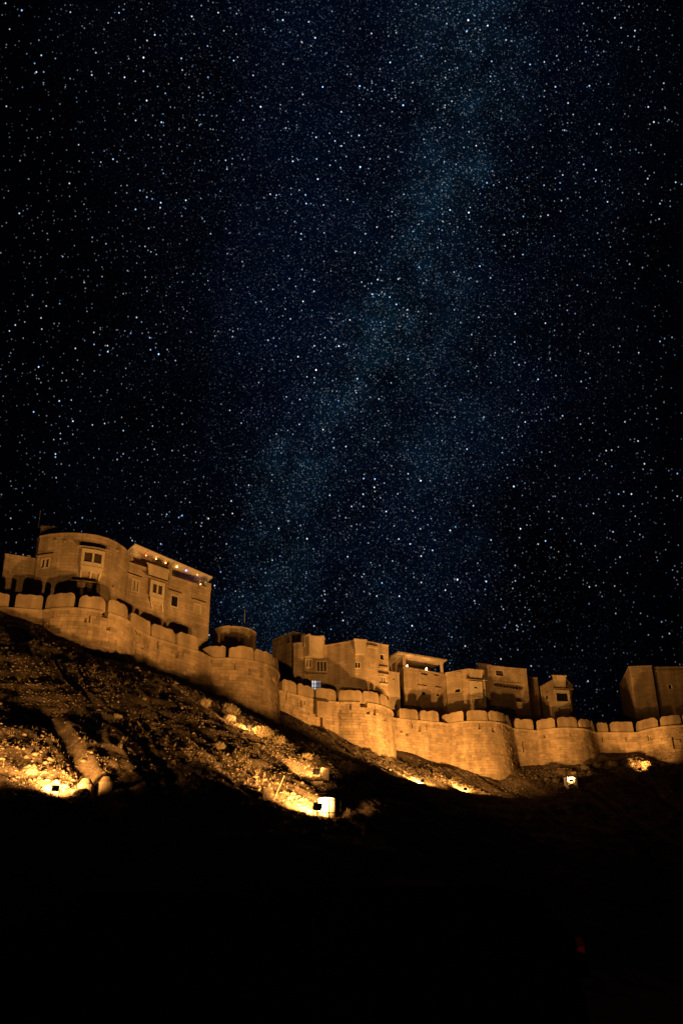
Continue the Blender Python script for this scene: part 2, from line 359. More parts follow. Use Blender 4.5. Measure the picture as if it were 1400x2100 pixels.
# gullies washed down the slope, traced where they run
GULLIES = []
for line, w, dep in (([(60, 1440), (118, 1482), (150, 1530), (185, 1580), (235, 1650)], .5, .7), ([(0, 1440), (60, 1480), (110, 1530), (135, 1565)], .3, .15),
                     ([(180, 1440), (260, 1500), (330, 1560), (400, 1640)], .3, .18), ([(380, 1500), (450, 1560), (530, 1640)], .3, .18), ([(300, 1440), (380, 1480), (470, 1550)], .3, .15),
                     ([(600, 1560), (660, 1620), (760, 1680)], .6, .45)):
    GULLIES.append((np.array([march(a, b, lambda x, y: zbase(x, y)[0])[:2] for a, b in line]), w, dep))
def terrain(x, y):
    x = np.asarray(x, float); y = np.asarray(y, float)
    z, S, D = zbase(x, y)
    on = np.clip(D / 3.0, 0, 1) * np.clip((46 - D) / 8, 0, 1)
    wv = fbm(x * .25, y * .25, 3, 91) * 2.2
    # broad swells, rills that run downhill, rock ledges, rubble
    z = z + on * 1.0 * (fbm(S * .17, D * .15, 3, 5) - .5)
    z = z - on * .34 * np.clip(ridged((S + wv) * .42, D * .06 + wv * .2, 3, 21) - .52, 0, 1) * 2
    z = z - on * .19 * (ridged((S + wv * .6) * 1.35, D * .20 + wv * .3, 2, 23) - .6) - on * .10 * (ridged((S + wv) * 3.1, D * .55, 2, 27) - .6)
    led = (z * .8 + fbm(x * .3, y * .3, 3, 33) * 1.6) % 1.0
    z = z + on * .20 * (np.clip(led * 3.0, 0, 1) - led) * np.clip(fbm(x * .12, y * .12, 2, 44) * 3 - .9, 0, 1)
    for pl, w, dep in GULLIES:
        best = np.full(x.shape, 1e9)
        for a, b in zip(pl[:-1], pl[1:]):
            dd = b - a; L2 = dd @ dd
            u = np.clip(((x - a[0]) * dd[0] + (y - a[1]) * dd[1]) / L2, 0, 1)
            best = np.minimum(best, np.hypot(x - a[0] - u * dd[0] + .35 * (wv - 1.1), y - a[1] - u * dd[1]))
        z = z - dep * np.exp(-(best / w) ** 2)
    z = z + on * (.16 * (fbm(x * 1.1, y * 1.1, 3, 61) - .5) + .09 * (ridged(x * 2.3, y * 2.3, 2, 71) - .6))
    return z
def ground_at(px, py): return march(px, py, lambda x, y: terrain(x, y))

def grid_mesh(name, X, Y, Z, mat):
    n, m = X.shape
    me = bpy.data.meshes.new(name)
    v = np.stack([X, Y, Z], -1).reshape(-1, 3).astype(np.float32)
    idx = np.arange(n * m).reshape(n, m)
    q = np.stack([idx[:-1, :-1], idx[:-1, 1:], idx[1:, 1:], idx[1:, :-1]], -1).reshape(-1, 4)
    me.vertices.add(len(v)); me.vertices.foreach_set('co', v.ravel())
    me.loops.add(q.size); me.loops.foreach_set('vertex_index', q.ravel().astype(np.int32))
    me.polygons.add(len(q)); me.polygons.foreach_set('loop_start', np.arange(0, q.size, 4, dtype=np.int32))
    me.polygons.foreach_set('loop_total', np.full(len(q), 4, np.int32))
    me.polygons.foreach_set('use_smooth', np.ones(len(q), bool))
    me.update(calc_edges=True); me.validate(); me.materials.append(M[mat])
    o = bpy.data.objects.new(name, me); COL.objects.link(o); return o
# fine slope: rows follow lines parallel to the chord of the wall so that cells stay even
tdir = np.array([.857, .516]); tdir /= np.hypot(*tdir); ndir = np.array([tdir[1], -tdir[0]])
org = np.array([-26.05, 70.54])
av = np.arange(-26, 92, .15); bv = np.concatenate([np.arange(-16, 30, .15), np.arange(30, 62, .6)])
AA, BB = np.meshgrid(av, bv)
HX = org[0] + AA * tdir[0] + BB * ndir[0]; HY = org[1] + AA * tdir[1] + BB * ndir[1]
HZ = terrain(HX, HY)
HZ += .07 * (rng.random(HZ.shape) - .5) * np.clip(fbm(HX * .5, HY * .5, 2, 81) * 2 - .5, .15, 1)
hill = grid_mesh('hillside', HX, HY, HZ, 'hill'); tag(hill, 'rocky rubble hillside falling away below the fort wall', 'hillside', None, 'structure')
# the hill goes on beyond and behind
cx, cy = np.meshgrid(np.arange(-180, 260, 3.0), np.arange(-60, 330, 3.0))
def hill_far(x, y):
    z, S, D = zbase(x, y)
    back = np.clip((y - 190) / 60, 0, 1); z = z * (1 - back * back * (3 - 2 * back))
    ex = np.clip((np.abs(x - 10) - 110) / 60, 0, 1); z = z * (1 - ex * ex * (3 - 2 * ex))
    A = (x - org[0]) * tdir[0] + (y - org[1]) * tdir[1]; B = (x - org[0]) * ndir[0] + (y - org[1]) * ndir[1]
    ins = (A > -25) & (A < 90) & (B > -15) & (B < 60)
    return np.where(ins, z - 1.2, z) - .15
far = grid_mesh('hill', cx, cy, hill_far(cx, cy), 'hill'); tag(far, 'dark body of the fort hill beyond the lit slope', 'hill', None, 'structure')
g = MB(); g.quad((-4000, -4000, -.02), (4000, -4000, -.02), (4000, 4000, -.02), (-4000, 4000, -.02))
tag(g.build('ground', 'hill'), 'dark level desert ground around the fort hill', 'ground', None, 'structure')

# ------------------------------------------------------------------ surfaces that follow a plan line
class Surf:
    def __init__(s, pts, batter=0.0, ztop=ZT):
        s.p = np.array(pts, float); d = np.diff(s.p, axis=0); L = np.hypot(d[:, 0], d[:, 1])
        s.s = np.concatenate([[0], np.cumsum(L)]); s.L = s.s[-1]; s.bt = batter; s.zt = ztop
        n = np.stack([d[:, 1], -d[:, 0]], 1) / L[:, None]
        vn = np.zeros_like(s.p); vn[0] = n[0]; vn[-1] = n[-1]
        for i in range(1, len(s.p) - 1):
            b = n[i - 1] + n[i]; b /= np.hypot(*b); vn[i] = b / max(.35, b @ n[i])
        s.vn = vn; s.n = n
    def pos(s, q, off, z):
        off = off + s.bt * (s.zt - z)
        i = int(np.clip(np.searchsorted(s.s, q, side='right') - 1, 0, len(s.p) - 2))
        u = (q - s.s[i]) / (s.s[i + 1] - s.s[i])
        b = s.p[i] * (1 - u) + s.p[i + 1] * u; n = s.vn[i] * (1 - u) + s.vn[i + 1] * u
        b = b + n * off
        return np.array([b[0], b[1], z])
    def sz(s, px, py, off=0.0):
        for ext in (1e-6, .03, .15, .6):
            r_ = s._sz(px, py, off, ext)
            if r_: return r_
        raise ValueError(f'no hit {px} {py}')
    def _sz(s, px, py, off, ext):
        d = ray(px, py); best = None
        P = s.p + s.vn * off
        for i in range(len(P) - 1):
            a, b = P[i], P[i + 1]; e = b - a
            det = d[0] * e[1] - d[1] * e[0]
            if abs(det) < 1e-9: continue
            t = (a[0] * e[1] - a[1] * e[0]) / det
            u = (a[0] * d[1] - a[1] * d[0]) / det
            lo = -ext; hi = 1 + ext
            if lo <= u <= hi and t > 0 and (best is None or t < best[0]):
                best = (t, s.s[i] + u * (s.s[i + 1] - s.s[i]), C0[2] + t * d[2])
        return None if best is None else (best[1], best[2])
    def rect(s, x0, y0, x1, y1, off=0.0):
        xm, ym = (x0 + x1) / 2, (y0 + y1) / 2
        a = s.sz(x0, ym, off)[0]; b = s.sz(x1, ym, off)[0]; t = s.sz(xm, y0, off)[1]; q = s.sz(xm, y1, off)[1]
        return a, b, q, t
    def box(s, mb, s0, s1, z0, z1, o0, o1, t=.5, skip=(), z1b=None, z0b=None, step=1.2):
        """block from offset o0 (inside) to o1 (outside); z0b / z1b give other heights at the back"""
        cuts = [s0] + [q for q in s.s if s0 + 1e-4 < q < s1 - 1e-4] + [s1]
        zb1 = z1 if z1b is None else z1b; zb0 = z0 if z0b is None else z0b
        for a, b in zip(cuts[:-1], cuts[1:]):
            sk = set(skip)
            if a > s0: sk.add('left')
            if b < s1: sk.add('right')
            mb.hexa([s.pos(a, o1, z0), s.pos(b, o1, z0), s.pos(b, o0, zb0), s.pos(a, o0, zb0), s.pos(a, o1, z1), s.pos(b, o1, z1), s.pos(b, o0, zb1), s.pos(a, o0, zb1)], t, sk)
    def wall(s, mb, z0, z1, th, holes, s0=None, s1=None, off=0.0):
        s0 = 0 if s0 is None else s0; s1 = s.L if s1 is None else s1
        sb = sorted({round(q, 4) for q in ([s0, s1] + [q for q in s.s if s0 < q < s1] + [v for h in holes for v in h[:2] if s0 < v < s1])})
        zb = sorted({round(q, 4) for q in ([z0, z1] + [v for h in holes for v in h[2:4] if z0 < v < z1])})
        def solid(i, j):
            if not (0 <= i < len(sb) - 1 and 0 <= j < len(zb) - 1): return False
            sm, zm = (sb[i] + sb[i + 1]) / 2, (zb[j] + zb[j + 1]) / 2
            return not any(h[0] < sm < h[1] and h[2] < zm < h[3] for h in holes)
        for i in range(len(sb) - 1):
            for j in range(len(zb) - 1):
                if not solid(i, j): continue
                sk = []
                if solid(i - 1, j): sk.append('left')
                if solid(i + 1, j): sk.append('right')
                if solid(i, j - 1): sk.append('bottom')
                if solid(i, j + 1): sk.append('top')
                s.box(mb, sb[i], sb[i + 1], zb[j], zb[j + 1], off - th, off, .5, sk)
def arc(c, r_, a0, a1, n=40):
    return [(c[0] + r_ * math.cos(R(a)), c[1] + r_ * math.sin(R(a))) for a in np.linspace(a0, a1, n)]

# ------------------------------------------------------------------ fort wall: bastions and curtains
def masonry(mb, S, z0, z1, holes):
    z = z0; row = 0
    while z < z1 - .05:
        h = min(random.uniform(.25, .37), z1 - z)
        if z1 - (z + h) < .12: h = z1 - z
        q = -random.uniform(0, .6)
        while q < S.L:
            ln = random.uniform(.42, .95); a, b = max(q, 0), min(q + ln, S.L); q += ln
            if b - a < .08: continue
            segs = [(a, b)]
            for hs0, hs1, hz0, hz1 in holes:
                if hz1 <= z + .04 or hz0 >= z + h - .04: continue
                ns = []
                for c, d in segs:
                    if hs1 <= c or hs0 >= d: ns.append((c, d)); continue
                    if hs0 > c + .03: ns.append((c, hs0))
                    if hs1 < d - .03: ns.append((hs1, d))
                segs = ns
            t = random.betavariate(2.2, 1.6); pr = random.uniform(-.02, .03) + (.04 if random.random() < .05 else 0)
            if random.random() < .012: pr = -.09
            for c, d in segs:
                j = .010
                mb.hexa([S.pos(c + j, pr, z + j), S.pos(d - j, pr, z + j), S.pos(d, -.32, z), S.pos(c, -.32, z),
                         S.pos(c + j, pr, z + h - j), S.pos(d - j, pr, z + h - j), S.pos(d, -.32, z + h), S.pos(c, -.32, z + h)], t, ('back',))
        z += h; row += 1
def merlon(parent, S, s0, s1, h=1.2, round_=.3, lean=0.0, notch=False):
    mb = MB(); z0 = ZT + .05; w = s1 - s0; rr = min(round_, w * .45)
    qs = [0, .04, .12, .22, .4, .65, 1.0]
    left = [rr * q for q in qs]; samples = [s0 + v for v in left] + [s0 + rr + (w - 2 * rr) * k / 6 for k in range(1, 6)] + [s1 - v for v in reversed(left)]
    chip = (random.choice((.0, 1.0, .35, .7)), random.uniform(.1, .25), random.uniform(.06, .16)) if random.random() < .45 else None
    def top(s_):
        e = min(s_ - s0, s1 - s_); z = z0 + h + lean * ((s_ - s0) / w - .5)
        if e < rr: z -= rr - math.sqrt(max(0, rr * rr - (rr - e) ** 2))
        z += .025 * math.sin(7 * s_ + s0) + .02 * math.sin(17 * s_ + 3 * s0)
        if chip and abs(s_ - s0 - chip[0] * w) < chip[1]: z -= chip[2]
        if notch and s_ < s0 + .28 * w: z -= .16
        return z
    th = .62; tt = random.uniform(.1, .85)
    for a, b in zip(samples[:-1], samples[1:]):
        ta, tb = top(a), top(b)
        mb.hexa([S.pos(a, .0, z0), S.pos(b, .0, z0), S.pos(b, -th, z0), S.pos(a, -th, z0),
                 S.pos(a, -.02, ta), S.pos(b, -.02, tb), S.pos(b, -th + .05, tb), S.pos(a, -th + .05, ta)], tt,
                tuple(k for k, c in (('left', a > s0), ('right', b < s1)) if c))
    return mb.build('merlon', 'wall', parent)
def s_of_px(S, px, z=ZT):
    q = np.linspace(0, S.L, 900); P = [S.pos(v, 0, z) for v in q]
    X = np.array([proj(p)[0] for p in P])
    k = int(np.argmax(X)); k0 = int(np.argmin(X[:k + 1])) if k > 0 else 0
    if px >= X[k]: return q[k] + (px - X[k]) * .05
    if px <= X[k0]: return q[k0] - (X[k0] - px) * .04
    return float(np.interp(px, X[k0:k + 1], q[k0:k + 1]))
def fort_section(name, label, cat, pts, batter, merl, loops=(), zlow=22.5, extra=(), group=None, cap=None, tall=1.2):
    S = Surf(pts, batter); root = empty(name, (*S.pos(S.L / 2, -.3, zlow)[:2], zlow))
    tag(root, label, cat, group)
    holes = []
    for (x0, y0, x1, y1) in loops:
        a, b, q, t = S.rect(x0, y0, x1, y1); holes.append((a, b, q, t))
    zt = ZT - .16
    mb = MB(); masonry(mb, S, zlow, zt, holes); mb.build('masonry', 'wall', root, kind='stuff')
    mb = MB(); S.box(mb, 0, S.L, zlow, zt, -1.0, -.30, skip=()); mb.build('wall_core', 'core', root)
    mb = MB()
    segs = [(0, S.L)]
    for h in holes:
        if h[3] > zt - .05:
            segs = [x for c, d in segs for x in (((c, h[0]), (h[1], d)) if c < h[0] and d > h[1] else ((c, d),))]
    for c, d in segs:
        S.box(mb, c, d, zt, ZT - .07, -1.0, .05); S.box(mb, c, d, ZT - .07, ZT + .05, -1.0, .10)
    mb.build('string_course', 'trim', root)
    mb = MB()
    if cap is not None:
        n = 24; pts_ = [S.pos(v, -1.0, ZT + .02) for v in np.linspace(0, S.L, n)]; mb.poly(pts_)
    else: S.box(mb, 0, S.L, ZT - .6, ZT + .02, -3.2, -1.0)
    mb.build('wall_walk', 'core', root)
    for m_ in merl:
        s0 = s_of_px(S, m_[0]); s1 = s_of_px(S, m_[1])
        merlon(root, S, s0, s1, tall * random.uniform(.93, 1.06), (m_[2] if len(m_) > 2 else .3) * random.uniform(.75, 1.3), m_[3] if len(m_) > 3 else random.uniform(-.10, .10), len(m_) > 4)
    for (s0, s1) in extra: merlon(root, S, s0, s1, tall)
    return S, root
BG = 'round bastions of the fort wall'; CG = 'straight curtain walls between the bastions'
# curtain at the left edge
fort_section('curtain_wall', 'stretch of fort wall at the left edge, almost buried by the hill', 'fort wall',
             [(-46, 62.0), (-26.05, 70.54), (-22.3, 71.5)], .03, [(-34, 17), (30, 86)], [], 26.5, [(0.4 + 2.6 * k, 2.6 + 2.6 * k) for k in range(6)], CG)
SA, rA = fort_section('bastion', 'wide low bastion beneath the round tower house, leftmost of the bastions', 'bastion', arc((-21.1, 75.3), 4.4, -175, 35), .05,
             [(92, 151), (161, 216, .55), (222, 262, .5)], [(210, 1253, 222, 1263), (107, 1258, 110, 1266), (174, 1270, 178, 1277), (183, 1264, 186, 1272), (218, 1286, 226, 1292)], 23.5, (), BG, True)
SB_, r_ = fort_section('curtain_wall', 'stretch of fort wall directly below the canopied hotel', 'fort wall',
             [(-17.75, 73.2), (-15.81, 77.59), (-12.32, 81.53), (-11.3, 83.5)], .03, [(268, 308), (312, 359), (364, 407)],
             [(322, 1318, 325, 1328), (289, 1324, 293, 1330), (361, 1341, 366, 1347), (374, 1338, 377, 1346), (240, 1303, 242, 1312)], 22.5, (), CG)
for (x0, y0, x1, y1) in ((277, 1321, 293, 1325), (337, 1370, 350, 1374)):
    mb = MB(); a, b, q, t = SB_.rect(x0, y0, x1, y1); SB_.box(mb, a, b, q, t, -.05, .12); mb.build('spout_stone', 'trim', r_)
SB, rB = fort_section('bastion', 'tall smooth bastion with the small ruined turret behind its merlons', 'bastion', arc((-10.65, 87.9), 4.7, -175, 40), .045,
             [(413, 462, .36), (469, 520, .3, 0, 1), (523, 561, .35), (563.5, 570)], [(480, 1362, 483, 1370), (510, 1376, 512, 1381), (555, 1389, 563, 1394), (532, 1380, 538, 1386)], 21.5, [(13.2, 15.2)], BG, True)
SC, rC = fort_section('curtain_wall', 'short fort wall under the house with the lit barred window', 'fort wall',
             [(-8.2, 91.0), (-3.03, 96.17), (-.97, 97.13), (.2, 97.6)], .03, [(579, 608), (611, 644), (648, 689)],
             [(616, 1440, 618, 1447), (623, 1439, 625, 1446), (641, 1456, 643, 1461), (586, 1424, 588, 1430)], 22.5, (), CG)
mb = MB(); a, b, q, t = SC.rect(650, 1441, 678, 1466, .45); SC.box(mb, a, b, q, ZT - .2, -.05, .45); SC.box(mb, a + .15, b - .05, q - .22, q, -.05, .28); mb.build('corbelled_box', 'wall', rC)
mb = MB(); a, b, q, t = SC.rect(661, 1466, 668, 1500, .3); SC.box(mb, a, b, 25, q + 1.5, -.05, .3); mb.build('buttress', 'wall', rC)
SD, rD = fort_section('bastion', 'bastion glowing brightest at its foot, with a square hole under its notched merlons', 'bastion', arc((.25, 102.0), 4.75, -175, 40), .055,
             [(694, 743, .45), (744, 778, .5), (780.5, 796, .35), (797, 806, .3)], [(738, 1434, 752, 1446), (717, 1448, 720, 1456), (751, 1462, 757, 1464), (765, 1458, 770, 1465), (772, 1456, 774, 1461)], 21.5, [(13.0, 15.0)], BG, True)
SE, rE = fort_section('curtain_wall', 'fort wall joining the brightest bastion and the broad tapering one', 'fort wall',
             [(4.1, 103.0), (5.59, 103.63), (10.34, 105.64), (11.6, 106.3)], .03, [(819, 857), (862, 900)],
             [(843, 1486, 845, 1493), (857, 1491, 862, 1497), (873, 1487, 875, 1493), (819, 1497, 825, 1500), (831, 1503, 837, 1506)], 21.5, (), CG)
mb = MB()
for x0, y0, x1, y1 in ((909, 1504, 913, 1507), (872, 1549, 883, 1552)):
    a, b, q, t = SE.rect(x0, y0, x1, y1); SE.box(mb, a, b, q, t, -.05, .10)
mb.build('spout_stone', 'trim', rE)
SF, rF = fort_section('bastion', 'broad bastion tapering to its top below two flat roofed houses', 'bastion', arc((14.0, 109.6), 4.5, -178, 40), .075,
             [(905, 950, .3), (957, 1000, .3), (1004, 1037, .32), (1039.5, 1046)], [(981, 1488, 984, 1494), (1008, 1494, 1014, 1499), (1026, 1493, 1028, 1500)], 20.5, [(13.0, 15.0)], BG, True)
SG, rG = fort_section('curtain_wall', 'narrow fort wall with one long vertical slit right of the tapering bastion', 'fort wall',
             [(17.4, 108.0), (21.1, 109.5), (22.4, 110.0)], .03, [(1056, 1094)], [(1070, 1523, 1073, 1541)], 21.5, (), CG)
SH, rH = fort_section('bastion', 'low bastion below the house with the bay window, dark at its foot', 'bastion', arc((24.2, 113.0), 4.5, -175, 40), .06,
             [(1100, 1138), (1143, 1184), (1188, 1219, .4)], [(1115, 1508, 1117, 1514), (1167, 1505, 1169, 1511), (1196, 1511, 1198, 1516), (1209, 1505, 1211, 1511)], 21.5, [(12.6, 14.6)], BG, True)
SI, rI = fort_section('curtain_wall', 'fort wall with two merlons above the highest hump of rocky ground', 'fort wall',
             [(27.2, 110.7), (32.56, 111.01), (34.0, 111.4)], .03, [(1225, 1247), (1252, 1299)], [(1233, 1513, 1235, 1520), (1281, 1512, 1283, 1519)], 22.5, (), CG)
SJ, rJ = fort_section('bastion', 'bastion cut by the right edge, with a long slit', 'bastion', arc((37.0, 112.8), 4.65, -175, 20), .05,
             [(1304, 1349), (1354, 1397), (1402, 1444)], [(1378, 1513, 1381, 1536), (1327, 1508, 1329, 1514)], 21.5, (), BG, True)
fort_section('curtain_wall', 'fort wall running on beyond the bastion at the right edge', 'fort wall',
             [(40.9, 110.6), (62, 114)], .03, [], [], 22.5, [(.5 + 2.7 * k, 2.8 + 2.7 * k) for k in range(7)], CG)

# ------------------------------------------------------------------ houses
def house(name, label, pts, z0, z1, holes_px=(), mat='house', th=.3, cat='house', roofdrop=.5, group=None):
    """pts: plan line back-left -> front corners -> back-right"""
    S = Surf(pts, 0); root = empty(name, (*np.mean(S.p, 0), z0)); tag(root, label, cat, group)
    holes = [S.rect(*h) for h in holes_px]
    mb = MB(); S.wall(mb, z0, z1, th, holes)
    back = Surf([pts[-1], pts[0]], 0); back.wall(mb, z0, z1, th, [])
    mb.build('wall', mat, root)
    mb = MB(); mb.poly([np.array([*(q - n * .15), z1 - roofdrop]) for q, n in zip(S.p, S.vn)]); mb.build('roof', 'core', root)
    mb = MB(); S.box(mb, 0, S.L, z1 - .01, z1 + .09, -th - .03, .05); mb.build('coping', 'trim', root)
    return S, root
def win(S, root, x0, y0, x1, y1, n=2, hood=True, mat='frame', pane='shutter', fw=.11, deep=.16, hw=.28, off=0.0, sill=False):
    """stone framed window in an opening; the wall opening has been cut to the same rectangle"""
    a, b, q, t = S.rect(x0, y0, x1, y1, off); holes = []
    w = (b - a - fw * (n + 1)) / n
    for k in range(n): holes.append((a + fw + k * (w + fw), a + fw + k * (w + fw) + w, q + fw, t - fw))
    mb = MB(); S.wall(mb, q, t, .14, holes, a, b, off + .04); f = mb.build('window', mat, root)
    mb = MB(); S.box(mb, a, b, q, t, off - deep - .02, off - deep); mb.build('pane', pane, f)
    if hood:
        m = .16 + (b - a) * .12; mb = MB(); S.box(mb, a - m, b + m, t + .12, t + .20, off - .02, off + hw, z1b=t + .38, z0b=t + .28); mb.build('window_hood', 'trim', root)
    if sill:
        mb = MB(); S.box(mb, a - .1, b + .1, q - .12, q, off - .02, off + .16); mb.build('window_sill', 'frame', f)
def bay(S, root, x0, y0, x1, y1, n=2, out=.55, eave=True, base=.7, op=(.22, .16), arched=False, pane='shutter', parapet=None, brackets=3):
    """jharokha: boxed stone bay standing out of the wall, with openings, eave and corbels"""
    a, b, q, t = S.rect(x0, y0, x1, y1, out); W = b - a; Hh = t - q
    w = (W - op[0] * 2 - .14 * (n - 1)) / n; hs = [(a + op[0] + k * (w + .14), a + op[0] + k * (w + .14) + w, q + Hh * op[1] * 1.6, t - Hh * op[1]) for k in range(n)]
    mb = MB(); S.wall(mb, q, t, .10, hs, a, b, out)
    S.box(mb, a, a + .1, q, t, -.05, out - .1, skip=('front',)); S.box(mb, b - .1, b, q, t, -.05, out - .1, skip=('front',))
    S.box(mb, a, b, q - .06, q - .001, -.05, out + .06); S.box(mb, a, b, t + .001, t + .06, -.05, out)
    body = mb.build('bay_window', 'frame', root)
    for h in hs:
        mb = MB(); S.box(mb, h[0], h[1], h[2], h[3], out - .22, out - .18); mb.build('pane', pane, body)
        mb = MB(); S.box(mb, h[0] - .04, h[1] + .04, h[2] - .09, h[2] - .02, out - .02, out + .05); mb.build('window_sill', 'frame', body)
    if eave:
        mb = MB(); S.box(mb, a - .28, b + .28, t + .08, t + .15, -.02, out + .32, z1b=t + .42, z0b=t + .32); mb.build('eave', 'trim', root)
        mb = MB(); S.box(mb, a - .05, b + .05, t + .45, t + .62, -.02, .22); mb.build('eave', 'trim', root)
    if base:
        mb = MB()
        S.box(mb, a + .05, b - .05, q - base * .45, q - .07, -.05, out - .06, z0b=q - base * .45)
        for k in range(brackets):
            c = a + .12 + (W - .24) * k / max(1, brackets - 1)
            mb.hexa([S.pos(c - .07, .12, q - base * 1.1), S.pos(c + .07, .12, q - base * 1.1), S.pos(c + .07, -.05, q - base * 1.1), S.pos(c - .07, -.05, q - base * 1.1),
                     S.pos(c - .07, out - .1, q - base * .46), S.pos(c + .07, out - .1, q - base * .46), S.pos(c + .07, -.05, q - base * .46), S.pos(c - .07, -.05, q - base * .46)])
        mb.build('corbel', 'frame', body)
    return a, b, q, t
def boxpx(S, root, name, mat, x0, y0, x1, y1, o0, o1, parent=None):
    mb = MB(); a, b, q, t = S.rect(x0, y0, x1, y1, o1); S.box(mb, a, b, q, t, o0, o1); return mb.build(name, mat, parent or root)
def splay_parapet(S, root, x0, y0, x1, y1, out, name='balcony_parapet', mat='plaster', grow=.10):
    """balcony front that leans outwards towards its coping"""
    a, b, q, t = S.rect(x0, y0, x1, y1, out); mb = MB()
    mb.hexa([S.pos(a + grow, out - grow, q), S.pos(b - grow, out - grow, q), S.pos(b - grow, -.05, q), S.pos(a + grow, -.05, q), S.pos(a, out, t), S.pos(b, out, t), S.pos(b, -.05, t), S.pos(a, -.05, t)])
    S.box(mb, a - .05, b + .05, t + .001, t + .12, -.05, out + .06)
    return mb.build(name, mat, root)

# low block at the left edge
S1, h1 = house('low_house', 'low plain block with blank walls beside the round tower house', [(-30.5, 82), (-27.7, 74.5), (-25.4, 75.6), (-24.6, 82)], 29, 36.26)
boxpx(S1, h1, 'roof_box', 'plaster', 56, 1139, 63, 1146, -.6, -.1)
# round tower house
pts2 = [(-26.3, 84), (-25.7, 75.9), (-25.3, 75.25), (-24.5, 74.95), (-23.4, 74.75), (-22.4, 74.75), (-21.4, 74.95), (-20.5, 75.3), (-19.75, 75.9), (-19.2, 76.7), (-18.75, 77.8), (-18.5, 79.2), (-18.3, 84)]
S2, h2 = house('tower_house', 'tall house with a bulging rounded front and a carved bay window', pts2, 29, 38.2,
               [(84, 1144, 103, 1166), (92, 1209, 108, 1219), (152, 1202, 190, 1240)])
win(S2, h2, 84, 1144, 103, 1166, 2, True)
win(S2, h2, 92, 1209, 108, 1219, 2, False, fw=.09)
bay(S2, h2, 167, 1128, 215, 1162, 2, .5, True, .85)
a, b, q, t = S2.rect(151, 1200, 192, 1218)
mb = MB(); S2.box(mb, a - .25, b + .3, t + .02, t + .10, -.02, .75, z1b=t + .36, z0b=t + .28); mb.build('entrance_eave', 'trim', h2)
mb = MB(); S2.box(mb, a, a + .12, 29.5, t, -.1, .04); S2.box(mb, b - .12, b, 29.5, t, -.1, .04); mb.build('door_frame', 'frame', h2)
mb = MB(); S2.box(mb, a, b, 29.5, t, -.30, -.26); mb.build('door', 'shutter', h2)
for x, y in ((112, 1106), (131, 1108), (241, 1127), (233, 1203)):
    boxpx(S2, h2, 'spout_stone', 'trim', x, y, x + 5, y + 3, -.05, .16)
# stair head and pole on the roof
mb = MB(); mb.hexa([np.array(p, float) for p in ((-25.62, 76.1, 37.6), (-23.95, 76.5, 37.6), (-24.2, 79, 37.6), (-25.9, 78.6, 37.6), (-25.62, 76.1, 39.7), (-23.95, 76.5, 39.7), (-24.2, 79, 39.7), (-25.9, 78.6, 39.7))]); mb.build('stair_head', 'house_old', h2)
p = aty(79, 1082, 78.5); mb = MB(); mb.tube(p, p + np.array([0, 0, 1.7]), .02, .014, 6); mb.build('roof_pole', 'pipe', h2)
# canopied hotel
pts3 = [(-19.4, 86), (-18.5, 79.1), (-12.2, 85.25), (-13.5, 92)]
S3, h3 = house('terrace_hotel', 'flat fronted house with a long pale roof canopy strung with coloured lights', pts3, 29, 37.4,
               [(271, 1188, 287, 1215), (350, 1220, 366, 1246), (397, 1238, 413, 1258)])
win(S3, h3, 271, 1188, 287, 1215, 2, True)
win(S3, h3, 350, 1220, 366, 1246, 1, True, pane='glass', fw=.09)
win(S3, h3, 397, 1238, 413, 1258, 1, True, pane='plaster', fw=.06, deep=.05)
bay(S3, h3, 308, 1193, 338, 1226, 2, .6, True, .8, brackets=2)
splay_parapet(S3, h3, 302, 1164, 347, 1184, .75)
for x0, y0, x1, y1 in ((345, 1160, 353, 1190), (425, 1196, 433, 1212)):
    a, b, q, t = S3.rect(x0, y0, x1, y1); mb = MB(); S3.box(mb, max(a, .3), min(b, S3.L - .1), q, t, -.35, .03); mb.build('terrace_post', 'house', h3)
# terrace back wall
mb = MB(); T3 = Surf([(-19.3, 81.2), (-13.6, 86.9)]); T3.wall(mb, 36.9, 39.3, .2, [(4.1, 5.0, 36.95, 38.6), (6.7, 7.7, 37.2, 38.3)]); mb.build('terrace_wall', 'house', h3)
# canopy: a sloping sheet on posts
ca, cb = atz(277, 1116, 39.35), atz(436, 1184, 39.35); nb3 = np.array([-(cb - ca)[1], (cb - ca)[0], 0]); nb3 /= np.linalg.norm(nb3)
mb = MB(); th = np.array([0, 0, .07]); A, B = ca, cb; Cc, Dd = cb + nb3 * 3.4 - [0, 0, 1.1], ca + nb3 * 3.4 - [0, 0, 1.1]
mb.hexa([A, B, Cc, Dd, A + th, B + th, Cc + th, Dd + th]); can = mb.build('canopy', 'canvas', h3)
for k in range(7):
    mb = MB(); u = k / 6; p = A * (1 - u) + B * u; mb.tube(p - [0, 0, .05], p + nb3 * 3.3 - [0, 0, 1.12], .035, n=6); mb.build('canopy_rafter', 'pipe', can)
for u in (.02, .5, .97):
    mb = MB(); p = A * (1 - u) + B * u + nb3 * .45; mb.tube(p - [0, 0, 2.0], p - [0, 0, .05], .05, n=8); mb.build('canopy_post', 'pipe', can)
